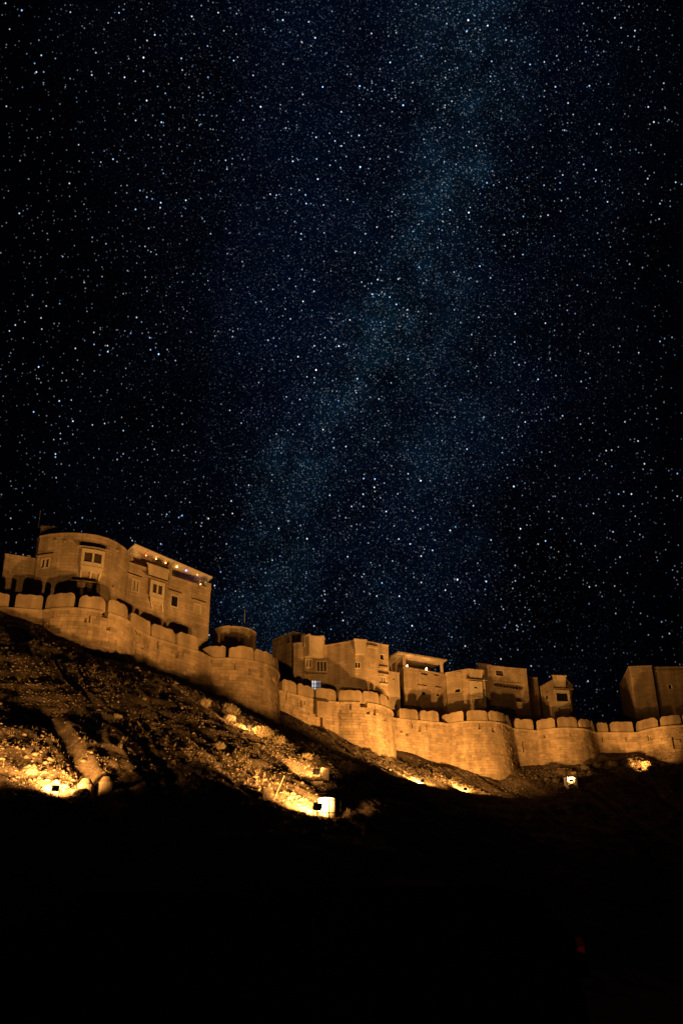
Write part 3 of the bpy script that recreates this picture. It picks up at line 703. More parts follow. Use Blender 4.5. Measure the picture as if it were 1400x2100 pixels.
# string of coloured lights
fl = empty('fairy_lights', A); tag(fl, 'string of small coloured lights hung along the roof canopy', 'fairy lights')
bul = [(261, 1132, 'gold'), (300, 1139, 'red'), (320.5, 1146, 'amber'), (340, 1154.5, 'amber'), (363, 1163, 'gold'), (382, 1170, 'violet'), (405, 1179, 'amber'), (422, 1193, 'green'), (411.5, 1198, 'amber'), (405, 1200.5, 'violet')]
P_ = []
for k, (x, y, c) in enumerate(bul):
    u = (x - 277) / 159.0; yy = (A[1] * (1 - u) + B[1] * u) + (.5 if k < 7 else 1.2); p = aty(x, y, yy); P_.append(p)
    mb = MB(); 
    for i in range(4):
        for j in range(6):
            def sp(i, j): th_, ph = math.pi * i / 4, 2 * math.pi * j / 6; return p + 0.066 * np.array([math.sin(th_) * math.cos(ph), math.sin(th_) * math.sin(ph), math.cos(th_)])
            mb.poly([sp(i, j), sp(i + 1, j), sp(i + 1, j + 1), sp(i, j + 1)])
    mb.build('bulb', 'led_' + c, fl)
    ld = bpy.data.lights.new('bulb_light', 'POINT'); ld.energy = 1.2; ld.shadow_soft_size = .05
    ld.color = {'gold': (1, .7, .2), 'red': (1, .12, .05), 'amber': (1, .42, .12), 'violet': (.35, .2, 1), 'green': (.25, 1, .3)}[c]
    lo = bpy.data.objects.new('bulb_light', ld); COL.objects.link(lo); lo.parent = fl; lo.location = Vector(p - np.array(fl.location[:]) - np.array([0, .08, .05]))
mb = MB()
for p, q in zip(P_[:-1], P_[1:]): mb.tube(p + [0, 0, .05], q + [0, 0, .05], .008, n=4, cap=False)
mb.build('wire', 'iron', fl)
# ruined turret
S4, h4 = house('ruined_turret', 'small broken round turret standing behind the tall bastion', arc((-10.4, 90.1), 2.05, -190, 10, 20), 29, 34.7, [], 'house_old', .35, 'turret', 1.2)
mb = MB(); S4.box(mb, 1.3, 2.4, 32.4, 34.85, .0, .12); S4.box(mb, 2.4, 3.4, 33.9, 34.85, .0, .12); mb.build('patched_facing', 'house', h4)  # paler facing paints the lit patch on the turret's left
p = aty(501, 1290, 90); mb = MB(); mb.tube(p - [0, 0, 1], p + [0, 0, 2.0], .025, .018, 6); tag(mb.build('antenna_pole', 'pipe'), 'thin bare pole rising behind the ruined turret', 'pole')
# dark house end
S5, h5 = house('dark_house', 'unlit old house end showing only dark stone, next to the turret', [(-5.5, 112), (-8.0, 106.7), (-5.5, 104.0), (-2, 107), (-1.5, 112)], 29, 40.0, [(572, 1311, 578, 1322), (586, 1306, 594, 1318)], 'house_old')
# corner house with the lit barred window
pts6 = [(-5.6, 106), (-5.25, 99.75), (-4.7, 99.5), (-4.25, 99.65), (-4.2, 100.3), (-1.75, 100.45), (1.2, 99.0), (2.15, 99.25), (4.75, 100.8), (4.2, 108)]
S6, h6 = house('corner_house', 'three sided corner house with a lit barred window and a drainpipe', pts6, 29, 37.1,
               [(626, 1351, 640, 1370), (648, 1355, 671, 1379), (639, 1395, 658, 1417), (727, 1357, 739, 1371), (778, 1341, 788, 1354), (779, 1387, 791, 1402)], 'house')
win(S6, h6, 626, 1351, 640, 1370, 2, False)
win(S6, h6, 648, 1355, 671, 1379, 3, False)
win(S6, h6, 727, 1357, 739, 1371, 2, False, pane='glass', fw=.07)
win(S6, h6, 778, 1341, 788, 1354, 1, False, pane='glass', fw=.05)
win(S6, h6, 779, 1387, 791, 1402, 2, True, pane='glass', fw=.08, sill=True)
a, b, q, t = S6.rect(639, 1395, 658, 1417)
mb = MB(); S6.box(mb, a, a + (b - a) * .55, q, t, -.22, -.18); lw = mb.build('lit_window', 'window_light', h6)
mb = MB(); S6.box(mb, a + (b - a) * .55, b, q, t, -.23, -.19); mb.build('curtain', 'curtain_lit', lw)  # no cloth: second glowing pane paints the dimmer right half of the window light
mb = MB()
for k in range(5): c = a + (b - a) * k / 4; S6.box(mb, c - .028, c + .028, q, t, -.05, -.01)
for k in range(4): c = q + (t - q) * k / 3; S6.box(mb, a, b, c - .028, c + .028, -.045, -.015)
mb.build('window_grille', 'iron', lw)
a, b, q, t = S6.rect(625, 1376, 668, 1385, .2); mb = MB(); S6.box(mb, a, b, q, q + .07, -.02, .42, z1b=q + .4, z0b=q + .32); mb.build('window_hood', 'trim', h6)
splay_parapet(S6, h6, 634, 1306, 664, 1346, .8, 'balcony')
boxpx(S6, h6, 'pier_top', 'plaster', 624, 1304, 632, 1330, -.2, .25)
a, b, q, t = S6.rect(728, 1316, 752, 1338, .55); splay_parapet(S6, h6, 726, 1313, 751, 1340, .55, 'balcony')
boxpx(S6, h6, 'roof_ledge', 'trim', 754, 1324, 776, 1328, -.05, .22)
boxpx(S6, h6, 'band', 'trim', 779, 1367, 796, 1371, -.05, .2)
p = S6.pos(S6.sz(625, 1370)[0], .10, 30); mb = MB(); mb.tube([p[0], p[1], 29], [p[0], p[1], 36.9], .06, n=8); mb.build('drainpipe', 'pipe', h6)
tk = empty('water_tank', aty(729, 1312, 104)); tag(tk, 'dark round water tank on the corner house roof', 'water tank')
p = np.array(tk.location[:]); p[2] = 36.65
for k in range(4):
    w = math.pi / 4 + k * math.pi / 2; mb = MB(); mb.tube(p + [.4 * math.cos(w), .4 * math.sin(w), 0], p + [.4 * math.cos(w), .4 * math.sin(w), .9], .05, n=6); mb.build('leg', 'iron', tk)
mb = MB(); pr = [(.38, .9), (.42, 1.0), (.42, 1.25), (.40, 1.28), (.42, 1.31), (.42, 1.55), (.40, 1.58), (.42, 1.61), (.42, 1.85), (.30, 2.0), (.12, 2.05), (.12, 2.12), (.01, 2.13)]
for (ra, za), (rb, zb) in zip(pr[:-1], pr[1:]): mb.tube(p + [0, 0, za], p + [0, 0, zb], ra, rb, 16, False)
mb.build('tank_body', 'tank', tk)
# small annex
S7, h7 = house('annex', 'small plain annex with one vent hole between corner house and pavilion', [(4.75, 110), (4.75, 105.4), (6.1, 106.1), (6.0, 111)], 29, 35.75, [(805, 1391, 809, 1394)], 'plaster', cat='annex')
# pavilion house
S8, h8 = house('pavilion_house', 'house with a flat roof slab on columns sheltering two glowing bulbs', [(5.6, 115), (6.7, 108.0), (11.75, 111.1), (11.2, 116)], 29, 37.1,
               [(864, 1417, 872, 1427), (893, 1422, 902, 1429), (863, 1379, 877, 1384), (889, 1382, 901, 1386)], 'house')
win(S8, h8, 864, 1417, 872, 1427, 1, False, fw=.05)
win(S8, h8, 893, 1422, 902, 1429, 1, False, fw=.05)
boxpx(S8, h8, 'ledge', 'trim', 857, 1406, 875, 1409, -.05, .25)
boxpx(S8, h8, 'ledge', 'trim', 893, 1410, 905, 1413, -.05, .25)
boxpx(S8, h8, 'pilaster', 'plaster', 860, 1377, 864, 1450, -.05, .10)
mb = MB(); ra, rb = np.array([6.1, 107.2, 38.55]), np.array([11.9, 110.4, 38.55]); nn = np.array([-.48, .87, 0]); tz = np.array([0, 0, .16])
mb.hexa([ra, rb, rb + nn * 4.5, ra + nn * 4.5, ra + tz, rb + tz, rb + nn * 4.5 + tz, ra + nn * 4.5 + tz]); slab = mb.build('roof_slab', 'plaster', h8)
for q in (.2, S8.s[2] - .25):
    pass
dirs = np.array([5.05, 3.1, 0]); dirs /= np.linalg.norm(dirs)
for u in (.3, 5.55):
    for v in (.25, 3.4):
        p = np.array([6.7, 108.0, 37.0]) + dirs * u + nn * v; mb = MB(); mb.box(p + [0, 0, .78], .16, .16, .78); mb.box(p + [0, 0, 1.46], .22, .22, .08); mb.build('column', 'plaster', slab)
mb = MB(); W8 = Surf([tuple((np.array([6.7, 108, 0]) + nn * 3.6)[:2]), tuple((np.array([11.75, 111.1, 0]) + nn * 3.6)[:2])]); W8.wall(mb, 36.6, 38.53, .2, []); mb.build('pavilion_wall', 'house', h8)
for k, (x, y) in enumerate(((834, 1366), (874, 1372))):
    p = aty(x, y, 108.5 + k * 1.3); bl = empty('hanging_bulb', p); tag(bl, ['round glowing bulb near the left column of the pavilion', 'longer glowing lamp hanging mid way under the pavilion roof'][k], 'bulb', 'bulbs under the pavilion roof')
    mb = MB(); hh = .13 if k == 0 else .2
    for (r1, z1), (r2, z2) in zip([(.02, hh), (.09, hh * .6), (.11, 0), (.08, -hh * .7)], [(.09, hh * .6), (.11, 0), (.08, -hh * .7), (.01, -hh)]): mb.tube(p + [0, 0, z1], p + [0, 0, z2], r1, r2, 10, False)
    mb.build('glass_bulb', 'bulbwarm', bl)
    mb = MB(); mb.tube(p + [0, 0, hh], [p[0], p[1], 38.56], .012, n=5); mb.build('cord', 'iron', bl)
    ld = bpy.data.lights.new('bulb_light', 'POINT'); ld.energy = 55; ld.color = (1, .55, .2); ld.shadow_soft_size = .12
    lo = bpy.data.objects.new('bulb_light', ld); COL.objects.link(lo); lo.parent = bl; lo.location = (0, -.18, 0)
# house with the arched bay
S9, h9 = house('bay_house', 'house with a carved balcony bay and one small arched opening', [(11.8, 116), (11.6, 109.8), (13.9, 108.5), (15.9, 109.15), (16.2, 116)], 29, 36.85, [(931, 1412, 944, 1421)], 'house')
win(S9, h9, 931, 1412, 944, 1421, 1, False, fw=.05, pane='glass')
bay(S9, h9, 962, 1398, 989, 1428, 1, .45, True, .6, op=(.52, .34), brackets=2)
splay_parapet(S9, h9, 961, 1375, 990, 1392, .55)
boxpx(S9, h9, 'vent_slot', 'trim', 932, 1378, 944, 1380, -.05, .12)
boxpx(S9, h9, 'downpipe', 'pipe', 994, 1420, 996, 1450, .0, .08)
# flat roofed house with a row of beam ends
S10, h10 = house('flat_roof_house', 'flat roofed house with a row of projecting beam ends and two windows', [(14.9, 119), (15.6, 111.0), (17.2, 111.8), (19.0, 112.55), (21.5, 113.3), (21.7, 120)], 29, 38.3,
                 [(1015, 1374, 1032, 1387), (1056, 1429, 1071, 1440)], 'house')
win(S10, h10, 1015, 1374, 1032, 1387, 1, False, fw=.05)
win(S10, h10, 1056, 1429, 1071, 1440, 1, False, fw=.06, sill=True)
for k in range(9):
    x = 1014 + k * 6.6; y = 1402 + k * 1.05; boxpx(S10, h10, 'beam_end', 'shutter', x, y, x + 3.4, y + 3.4, -.05, .3)
boxpx(S10, h10, 'ledge', 'trim', 1013, 1399.5, 1068, 1402, -.05, .1)
boxpx(S10, h10, 'parapet_block', 'house', 980, 1361, 1006, 1368, -.3, .02)
# dark gap house
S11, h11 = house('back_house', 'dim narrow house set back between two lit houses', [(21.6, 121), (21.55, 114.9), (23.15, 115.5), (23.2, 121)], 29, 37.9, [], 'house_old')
# bay window house
S12, h12 = house('turret_house', 'narrow tapering house with a big bay window under a stone balcony', [(23.2, 122), (23.35, 116.2), (24.5, 113.0), (26.1, 113.25), (27.25, 115.6), (27.4, 122)], 29, 36.9, [(1117, 1425, 1124, 1436)], 'house')
win(S12, h12, 1117, 1425, 1124, 1436, 1, True, fw=.05)
bay(S12, h12, 1137, 1416, 1168, 1447, 1, .4, True, .5, op=(.16, .18), pane='glass', brackets=2)
splay_parapet(S12, h12, 1133, 1387, 1161, 1410, .5)
# house at the right edge
S13, h13 = house('right_house', 'broad plain house at the right edge with one small square window', [(35.2, 124), (34.4, 116.0), (37.1, 115.8), (37.25, 116.4), (45, 116.2), (45.5, 124)], 29, 39.3, [(1368, 1403, 1378, 1414)], 'house')
win(S13, h13, 1368, 1403, 1378, 1414, 1, False, fw=.07, pane='glass')
boxpx(S13, h13, 'cornice', 'trim', 1341, 1374, 1402, 1377, -.05, .15)

# ------------------------------------------------------------------ floodlights on the slope
def floodlight(px, py, aim, power, label, size=1.0, blend=.8, cone=142, lift=.6, tilt=None):
    p = ground_at(px, py); p = p.copy(); p[2] = float(terrain(p[0:1], p[1:2])[0])
    root = empty('floodlight', p); tag(root, label, 'floodlight', 'floodlights on the hillside')
    d = np.asarray(aim, float) - (p + [0, 0, lift]); d /= np.linalg.norm(d)
    x = np.cross(d, [0, 0, 1.0]); x /= np.linalg.norm(x); z = np.cross(x, d); rot = np.stack([x, d, z], 1)
    c = p + np.array([0, 0, lift]); k = size
    mb = MB(); P = []
    for zz in (-1, 1):
        for xx, yy in ((-1, -1), (1, -1), (1, 1), (-1, 1)):
            sc = .72 if yy < 0 else 1.0; P.append(c + rot @ np.array([xx * .26 * k * sc, yy * .09 * k, zz * .20 * k * sc]))
    mb.hexa(P)
    for i in range(-2, 3): mb.box(c + rot @ np.array([i * .075 * k, -.12 * k, 0]), .008, .035 * k, .13 * k, rot)
    mb.build('housing', 'metal', root)
    mb = MB(); mb.box(c + rot @ np.array([0, .098 * k, 0]), .23 * k, .006, .17 * k, rot); mb.build('lens', 'lens', root)
    mb = MB()
    for sx in (-1, 1): mb.tube(c + rot @ np.array([sx * .29 * k, 0, 0]), p + [sx * .22 * k * x[0], sx * .22 * k * x[1], -.1], .02, n=6)
    mb.tube(c + rot @ np.array([-.29 * k, 0, 0]), c + rot @ np.array([.29 * k, 0, 0]), .018, n=6); mb.build('bracket', 'iron', root)
    mb = MB(); mb.box(p + [0, 0, -.12], .38, .30, .14); mb.build('base_pad', 'rock', root)
    ld = bpy.data.lights.new('flood_beam', 'SPOT'); ld.energy = power; ld.color = SODIUM; ld.spot_size = R(cone); ld.spot_blend = blend; ld.shadow_soft_size = .28
    lo = bpy.data.objects.new('flood_beam', ld); COL.objects.link(lo); lo.parent = root
    rm = Matrix(((x[0], z[0], -d[0]), (x[1], z[1], -d[1]), (x[2], z[2], -d[2]))).to_4x4()
    rm.translation = Vector(c + d * .16 * k - p); lo.matrix_local = rm
    return root, p, rot
UPH = np.array([-.516, .857, 0]); ALO = np.array([.857, .516, 0])      # uphill and along the slope
def settle(p):
    p = np.array(p, float); p[2] = float(terrain(p[0:1], p[1:2])[0]); return p
_, p1, _r = floodlight(112, 1640, (-25, 73, 34), 16000, 'floodlight beside two pale drums low on the left of the slope', .7, lift=.5)
floodlight(510, 1503, (-10.5, 86, 28.5), 3400, 'floodlight just below the tall bastion, highest on the slope', .65, lift=.42)
_, p3, rot3 = floodlight(650, 1606, (-9, 86, 33), 11000, 'floodlight against a pale stone on the bare middle slope', .9, .9, 100, .65)
_, p4, rot4 = floodlight(652, 1684, (-13, 84, 34), 26000, 'floodlight with a railing and whitewashed drum, lowest in the middle', cone=122, lift=.7)
floodlight(866, 1610, (3.2, 100.5, 27.5), 18000, 'floodlight below the brightest bastion, left one of the pair', .65, lift=.34)
_, p5, _r = floodlight(954, 1628, (11, 107, 32), 15500, 'floodlight below the tapering bastion, the pair\'s lower right one', .65, cone=128, lift=.36)
_, p6, rot6 = floodlight(1172, 1613, (25, 116, 37), 5200, 'floodlight inside a small pale niche below the low bastion', .7, 1.0, 96)
floodlight(1312, 1586, (37, 116, 37), 5000, 'floodlight among boulders near the right edge', .65, 1.0, 105, .42)
floodlight(-150, 1640, (-22, 77, 36), 9500, 'floodlight of the row that stands beyond the left edge', lift=1.3)

# housings beside the lamps
def drum(c, r_, h, label, mat='white', dome=.0):
    c = settle(c); root = empty('masonry_drum', c); tag(root, label, 'drum'); mb = MB(); n = 20
    pr = [(r_, -.4), (r_, h * .9), (r_ * .96, h), (r_ * .5, h + dome), (.01, h + dome * 1.2 + .001)]
    for (a, za), (b, zb) in zip(pr[:-1], pr[1:]): mb.tube(c + [0, 0, za], c + [0, 0, zb], a, b, n, False)
    mb.build('drum_body', mat, root)
    mb = MB(); mb.tube(c + [0, 0, h * .9], c + [0, 0, h * .97], r_ * 1.04, r_ * 1.04, n, False); mb.build('rim', mat, root)
    return root
def on_hill(px, py):
    p = ground_at(px, py); p = p.copy(); p[2] = float(terrain(p[0:1], p[1:2])[0]); return p
drum(p4 + UPH * 1.7 + ALO * 1.5, .5, .75, 'whitewashed masonry drum glowing behind the lowest middle floodlight', 'frame')
q = settle(p4 + np.array([.35, -.6, 0])); root = empty('railing', q); tag(root, 'thin black railing in front of the whitewashed drum', 'railing')
for k in range(3): mb = MB(); b_ = q + np.array([.62 * (k - .6), .05 * k, 0]); mb.tube(b_ - [0, 0, .3], b_ + [0, 0, 1.3], .035, n=6); mb.build('post', 'iron', root)
for zz in (.65, 1.3): mb = MB(); mb.tube(q + [-.37, 0, zz], q + [.87, .1, zz], .03, n=6); mb.build('rail', 'iron', root)
def stone_block(c, sx, sy, sz, rz, name, label, cat, mat='rock'):
    rot = np.array([[math.cos(rz), -math.sin(rz), 0], [math.sin(rz), math.cos(rz), 0], [0, 0, 1]])
    mb = MB(); P = []
    for zz in (-.3, sz):
        for xx, yy in ((-1, -1), (1, -1), (1, 1), (-1, 1)):
            k = 1 if zz < 0 else .9; P.append(np.asarray(c) + rot @ np.array([xx * sx * k, yy * sy * k, zz + random.uniform(-.05, .05)]))
    mb.hexa(P); o = mb.build(name, mat); tag(o, label, cat); return o
stone_block(settle(p3 + UPH * .9 + ALO * 1.0), .26, .24, .62, .5, 'stone_block', 'pale upright stone lit by the floodlight on the bare middle slope', 'stone block', 'rock')
# niche round the lamp on the right
root = empty('lamp_niche', p6); tag(root, 'small pale masonry niche holding a floodlight below the low bastion', 'niche')
for sx in (-1, 1): mb = MB(); mb.box(p6 + [sx * .48, .25, .35], .08, .38, .55); mb.build('side', 'white', root)
mb = MB(); mb.box(p6 + [0, .72, .38], .58, .09, .66); mb.build('back', 'white', root)
mb = MB(); mb.box(p6 + [0, .3, -.14], .56, .5, .1); mb.build('base', 'white', root)
drum(p1 + UPH * 1.6 + ALO * 1.9, .42, .26, 'left of two pale drums beside the lowest left floodlight', 'rock', .3)
drum(p1 + UPH * 1.6 + ALO * 2.95, .44, .28, 'right of two pale drums beside the lowest left floodlight', 'rock', .3)
# leaning stakes beside the rubble
for (x, y, dx, lab) in ((533, 1634, .25, 'thin leaning stake at the upper end of the lit rubble, nearer the left'), (556, 1640, .9, 'longer leaning stake at the upper end of the lit rubble')):
    p = on_hill(x, y); mb = MB(); mb.tube(p - [0, 0, .3], p + [dx * .75, .2, 1.3], .035, .025, 7); tag(mb.build('stake', 'bark'), lab, 'stake')
stone_block(on_hill(546, 1636), .22, .22, .5, .2, 'marker_stone', 'short pale stone post between the two leaning stakes', 'marker stone', 'rock')

# ------------------------------------------------------------------ rubble, boulders, dry plants
def rock_mesh(n_lat=4, n_lon=7, seed=0):
    rg = np.random.default_rng(seed); V = [(0, 0, -1)]; Fc = []
    for i in range(1, n_lat):
        th_ = math.pi * i / n_lat
        for j in range(n_lon):
            ph = 2 * math.pi * (j + .5 * (i % 2)) / n_lon; k = rg.uniform(.72, 1.15)
            V.append((k * math.sin(th_) * math.cos(ph), k * math.sin(th_) * math.sin(ph), -k * math.cos(th_)))
    V.append((0, 0, 1 * rg.uniform(.7, 1)))
    for j in range(n_lon): Fc.append((0, 1 + (j + 1) % n_lon, 1 + j))
    for i in range(n_lat - 2):
        for j in range(n_lon):
            a = 1 + i * n_lon + j; b = 1 + i * n_lon + (j + 1) % n_lon; Fc.append((a, b, b + n_lon)); Fc.append((a, b + n_lon, a + n_lon))
    t = len(V) - 1; o = 1 + (n_lat - 2) * n_lon
    for j in range(n_lon): Fc.append((o + j, o + (j + 1) % n_lon, t))
    return np.array(V), np.array(Fc)
def scatter(name, n, sizes, density, seed, protos):
    rg = np.random.default_rng(seed); VV = []; FF = []; T = []; base = 0
    A = rg.uniform(-20, 84, n * 6); B = rg.uniform(-11, 28, n * 6)
    x = org[0] + A * tdir[0] + B * ndir[0]; y = org[1] + A * tdir[1] + B * ndir[1]
    S_, D_ = sd(x, y); pr = density(x, y, S_, D_)
    ok = (rg.random(n * 6) < pr) & (D_ > 1.0) & (D_ < 34); x = x[ok][:n]; y = y[ok][:n]; z = terrain(x, y)
    for i in range(len(x)):
        V, Fc = protos[i % len(protos)]
        s_ = sizes[0] * (sizes[1] / sizes[0]) ** (rg.random() ** 2.2)
        w = rg.uniform(0, 6.28); c, sn = math.cos(w), math.sin(w)
        sx, sy, sz_ = s_ * rg.uniform(.8, 1.5), s_ * rg.uniform(.7, 1.1), s_ * rg.uniform(.35, .75)
        q = V * (sx, sy, sz_); q = np.stack([q[:, 0] * c - q[:, 1] * sn, q[:, 0] * sn + q[:, 1] * c, q[:, 2]], 1) + (x[i], y[i], z[i] + .25 * sz_)
        VV.append(q); FF.append(Fc + base); base += len(q); T.append(np.full(len(Fc), rg.random()))
    V = np.concatenate(VV).astype(np.float32); Fc = np.concatenate(FF).astype(np.int32); T = np.concatenate(T).astype(np.float32)
    me = bpy.data.meshes.new(name); me.vertices.add(len(V)); me.vertices.foreach_set('co', V.ravel())
    me.loops.add(Fc.size); me.loops.foreach_set('vertex_index', Fc.ravel()); me.polygons.add(len(Fc))
    me.polygons.foreach_set('loop_start', np.arange(0, Fc.size, 3, dtype=np.int32)); me.polygons.foreach_set('loop_total', np.full(len(Fc), 3, np.int32))
    me.update(calc_edges=True); at = me.attributes.new('tint', 'FLOAT', 'FACE'); at.data.foreach_set('value', T)
    me.materials.append(M['rock']); o = bpy.data.objects.new(name, me); COL.objects.link(o); return o
small = [rock_mesh(3, 5, k) for k in range(6)]; big = [rock_mesh(4, 7, 20 + k) for k in range(8)]
def dens_small(x, y, S_, D_): return np.clip(fbm(x * .22, y * .22, 3, 101) * 2.6 - .75, .06, 1)
tag(scatter('rubble', 60000, (.025, .10), dens_small, 3, small), 'loose stones and rubble strewn over the hillside', 'rubble', None, 'stuff')
spots = [on_hill(*p)[:2] for p in ((60, 1620), (20, 1600), (600, 1660), (640, 1672), (570, 1640), (1200, 1590), (1150, 1600), (1290, 1575), (1340, 1580), (90, 1560), (1100, 1600))]
def dens_big(x, y, S_, D_):
    p = np.full(x.shape, .04)
    for c in spots: p = p + np.exp(-((x - c[0]) ** 2 + (y - c[1]) ** 2) / 8.0)
    return np.clip(p, 0, 1)
tag(scatter('cobble_rubble', 3600, (.07, .22), dens_big, 5, big), 'fist to head sized stones heaped around the floodlights', 'rubble', None, 'stuff')
# dry grass over the slope
def scrub(n, seed):
    rg = np.random.default_rng(seed); A_ = rg.uniform(-20, 84, n * 3); B_ = rg.uniform(-11, 26, n * 3)
    x = org[0] + A_ * tdir[0] + B_ * ndir[0]; y = org[1] + A_ * tdir[1] + B_ * ndir[1]; S_, D_ = sd(x, y)
    ok = (rg.random(n * 3) < np.clip(fbm(x * .3, y * .3, 3, 140) * 3 - 1.0, .05, 1)) & (D_ > .6); x = x[ok][:n]; y = y[ok][:n]; z = terrain(x, y); nb_ = 9
    X = np.repeat(x, nb_); Y_ = np.repeat(y, nb_); Z_ = np.repeat(z, nb_); m = len(X); hgt = np.repeat(rg.uniform(.08, .24, len(x)), nb_) * rg.uniform(.5, 1.1, m)
    X = X + rg.normal(0, .09, m); Y_ = Y_ + rg.normal(0, .09, m); w = rg.uniform(0, 6.28, m); lx = rg.normal(0, .5, m) * hgt; ly = rg.normal(0, .5, m) * hgt; ww = .012
    P0 = np.stack([X - ww * np.cos(w), Y_ - ww * np.sin(w), Z_ - .03], 1); P1 = np.stack([X + ww * np.cos(w), Y_ + ww * np.sin(w), Z_ - .03], 1); P2 = np.stack([X + lx, Y_ + ly, Z_ + hgt], 1)
    V = np.stack([P0, P1, P2], 1).reshape(-1, 3); Fc = np.arange(m * 3, dtype=np.int32).reshape(-1, 3)
    me = bpy.data.meshes.new('dry_grass'); me.vertices.add(len(V)); me.vertices.foreach_set('co', V.astype(np.float32).ravel()); me.loops.add(Fc.size); me.loops.foreach_set('vertex_index', Fc.ravel())
    me.polygons.add(len(Fc)); me.polygons.foreach_set('loop_start', np.arange(0, Fc.size, 3, dtype=np.int32)); me.polygons.foreach_set('loop_total', np.full(len(Fc), 3, np.int32)); me.update(calc_edges=True)
    me.materials.append(M['dry']); o = bpy.data.objects.new('dry_grass', me); COL.objects.link(o); return o
tag(scrub(5500, 77), 'thin dry grass and scrub growing over the slope', 'grass', None, 'stuff')
# single boulders
bl = [(1122, 1601, .32, 'leftmost pale boulder beside the floodlight niche'), (1142, 1606, .40, 'boulder just left of the floodlight niche'), (1199, 1578, .42, 'lone boulder above and right of the floodlight niche'), (1222, 1574, .5, 'flat boulder high above the floodlight niche'),
      (1212, 1592, .5, 'boulder right of the floodlight niche'), (1256, 1570, .5, 'boulder below the hump of ground near the right edge'), (1290, 1572, .42, 'boulder above the rightmost floodlight'), (1332, 1580, .46, 'boulder right of the rightmost floodlight'),
      (1385, 1590, .5, 'boulder at the right edge of the slope'), (165, 1636, .45, 'boulder next to the right drum low on the slope'), (60, 1588, .36, 'boulder in the bright rubble near the left edge'), (240, 1474, .26, 'lone boulder half way up the left slope'),
      (470, 1478, .45, 'boulder just under the tall bastion'), (1176, 1588, .3, 'small boulder straight above the floodlight niche'), (700, 1690, .35, 'boulder right of the whitewashed drum'), (725, 1512, .4, 'boulder at the foot of the brightest bastion')]
for k, (x, y, s_, lab) in enumerate(bl):
    V, Fc = rock_mesh(6, 10, 50 + k); p = on_hill(x, y); mb = MB(); w = k * 1.7; c, sn = math.cos(w), math.sin(w)
    for t_ in Fc: mb.poly([p + np.array([(V[i][0] * c - V[i][1] * sn) * s_ * 1.25, (V[i][0] * sn + V[i][1] * c) * s_ * .9, V[i][2] * s_ * .75 + s_ * .3]) for i in t_], .5 + .04 * (k % 5))
    tag(mb.build('boulder', 'rock'), lab, 'boulder', 'boulders on the slope')
def shrub(x, y, h, n, lab, seed):
    rg = np.random.default_rng(seed); p = on_hill(x, y); root = empty('dry_shrub', p); tag(root, lab, 'shrub', 'dry shrubs on the slope')
    mb = MB()
    for k in range(7):
        w = rg.uniform(0, 6.28); tip = p + [h * .5 * math.cos(w), h * .5 * math.sin(w), h * rg.uniform(.5, .9)]; mb.tube(p - [0, 0, .1], tip, .018, .006, 4, False)
    mb.build('stem', 'bark', root)
    mb = MB()
    for k in range(n):
        w = rg.uniform(0, 6.28); r_ = h * .75 * math.sqrt(rg.random()); zz = h * (rg.random() * .9 + .05) * (1 - .4 * r_ / h)
        c = p + np.array([r_ * math.cos(w), r_ * math.sin(w), zz]); d = rg.normal(size=3); d[2] = abs(d[2]) + .6; d /= np.linalg.norm(d); L_ = rg.uniform(.08, .2); sd_ = np.cross(d, rg.normal(size=3)); sd_ *= .014 / np.linalg.norm(sd_)
        mb.poly([c - sd_, c + sd_, c + d * L_ + sd_ * .3, c + d * L_ - sd_ * .3])
    mb.build('crown', 'dry', root)
for k, (x, y, h, lab) in enumerate(((536, 1512, .85, 'dry bush right of the highest floodlight'), (548, 1516, .7, 'smaller dry bush beside the one right of the highest floodlight'), (470, 1462, .7, 'dry bush at the foot of the tall bastion'),
                                    (480, 1468, .55, 'low tuft under the tall bastion'), (572, 1526, .6, 'dry tuft further down from the highest floodlight'), (420, 1450, .6, 'dark bush left of the tall bastion'), (795, 1562, .45, 'tuft under the brightest bastion'),
                                    (1325, 1572, .6, 'dry bush behind the rightmost floodlight'), (1290, 1566, .5, 'dry tuft on the hump near the right edge'), (450, 1540, .5, 'tuft on the dark left slope'), (630, 1560, .45, 'tuft above the lit strip on the middle slope'))):
    shrub(x, y, h, 420, lab, 300 + k)

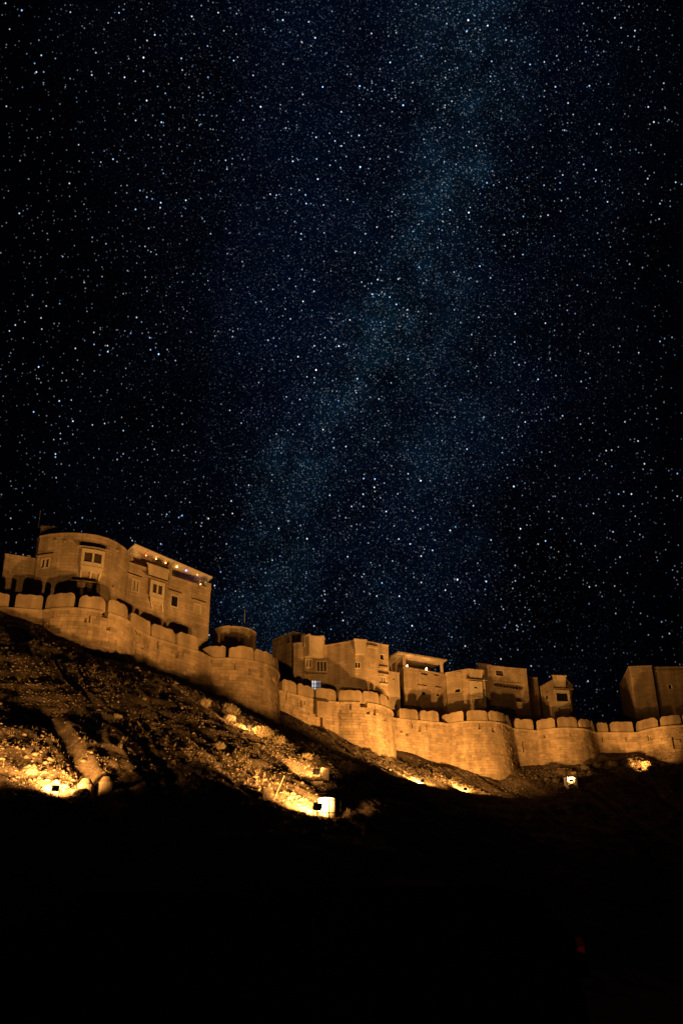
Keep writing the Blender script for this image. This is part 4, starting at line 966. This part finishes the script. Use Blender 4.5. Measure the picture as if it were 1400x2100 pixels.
# ------------------------------------------------------------------ dark vehicle at the foot of the hill
Y = 8.0; rear = aty(1196, 1945, Y)[0]; vr = empty('parked_vehicle', (rear - 2.5, Y + .9, 0)); tag(vr, 'dark parked vehicle in the foreground showing one dim red tail light', 'vehicle')
zt = aty(700, 1822, Y)[2]
prof = [(0, .45), (0, 1.0), (-.02, 1.75), (-.10, zt - .35), (-.28, zt - .10), (-.6, zt), (-3.7, zt), (-4.3, zt - .25), (-4.9, 1.45), (-5.5, 1.2), (-5.65, .8), (-5.65, .45)]
mb = MB(); P1 = [np.array([rear + x, Y, z]) for x, z in prof]; P2 = [p + [0, 1.8, 0] for p in P1]
mb.poly(P1[::-1]); mb.poly(P2)
for i in range(len(P1)): j = (i + 1) % len(P1); mb.quad(P1[i], P1[j], P2[j], P2[i])
body = mb.build('body', 'carpaint', vr)
for x0, x1 in ((-1.7, -.45), (-3.1, -1.85), (-4.25, -3.25)):
    mb = MB(); mb.quad((rear + x0, Y - .012, 1.45), (rear + x1, Y - .012, 1.45), (rear + x1, Y - .012, zt - .42), (rear + x0, Y - .012, zt - .42)); mb.build('side_window', 'glass', body)
for x in (-1.0, -4.6):
    for yy in (Y + .05, Y + 1.55):
        mb = MB(); mb.tube((rear + x, yy, .36), (rear + x, yy + .2, .36), .36, n=20); w = mb.build('wheel', 'tyre', vr); mb = MB(); mb.tube((rear + x, yy - .01, .36), (rear + x, yy + .21, .36), .2, n=16); mb.build('rim', 'metal', w)
pt = aty(1197, 1947, Y)
mb = MB(); mb.box((rear - .03, Y + .06, pt[2] - .05), .055, .075, .14); mb.build('tail_lamp_housing', 'carpaint', vr)
xr = rear - .035; yv = Y - .03
mb = MB(); mb.poly([np.array([xr + a, yv, pt[2] + b]) for a, b in ((-.022, -.012), (.03, -.026), (.034, .02), (-.012, .016))]); mb.poly([np.array([xr + .034, yv + c, pt[2] + b]) for c, b in ((0, -.026), (.08, -.026), (.08, .02), (0, .02))]); mb.build('tail_light', 'tail', vr)
mb = MB(); mb.poly([np.array([xr + a, yv, pt[2] + b]) for a, b in ((-.016, .018), (.034, .022), (.028, .085), (-.028, .085))]); mb.build('tail_lamp_upper', 'tail_dim', vr)
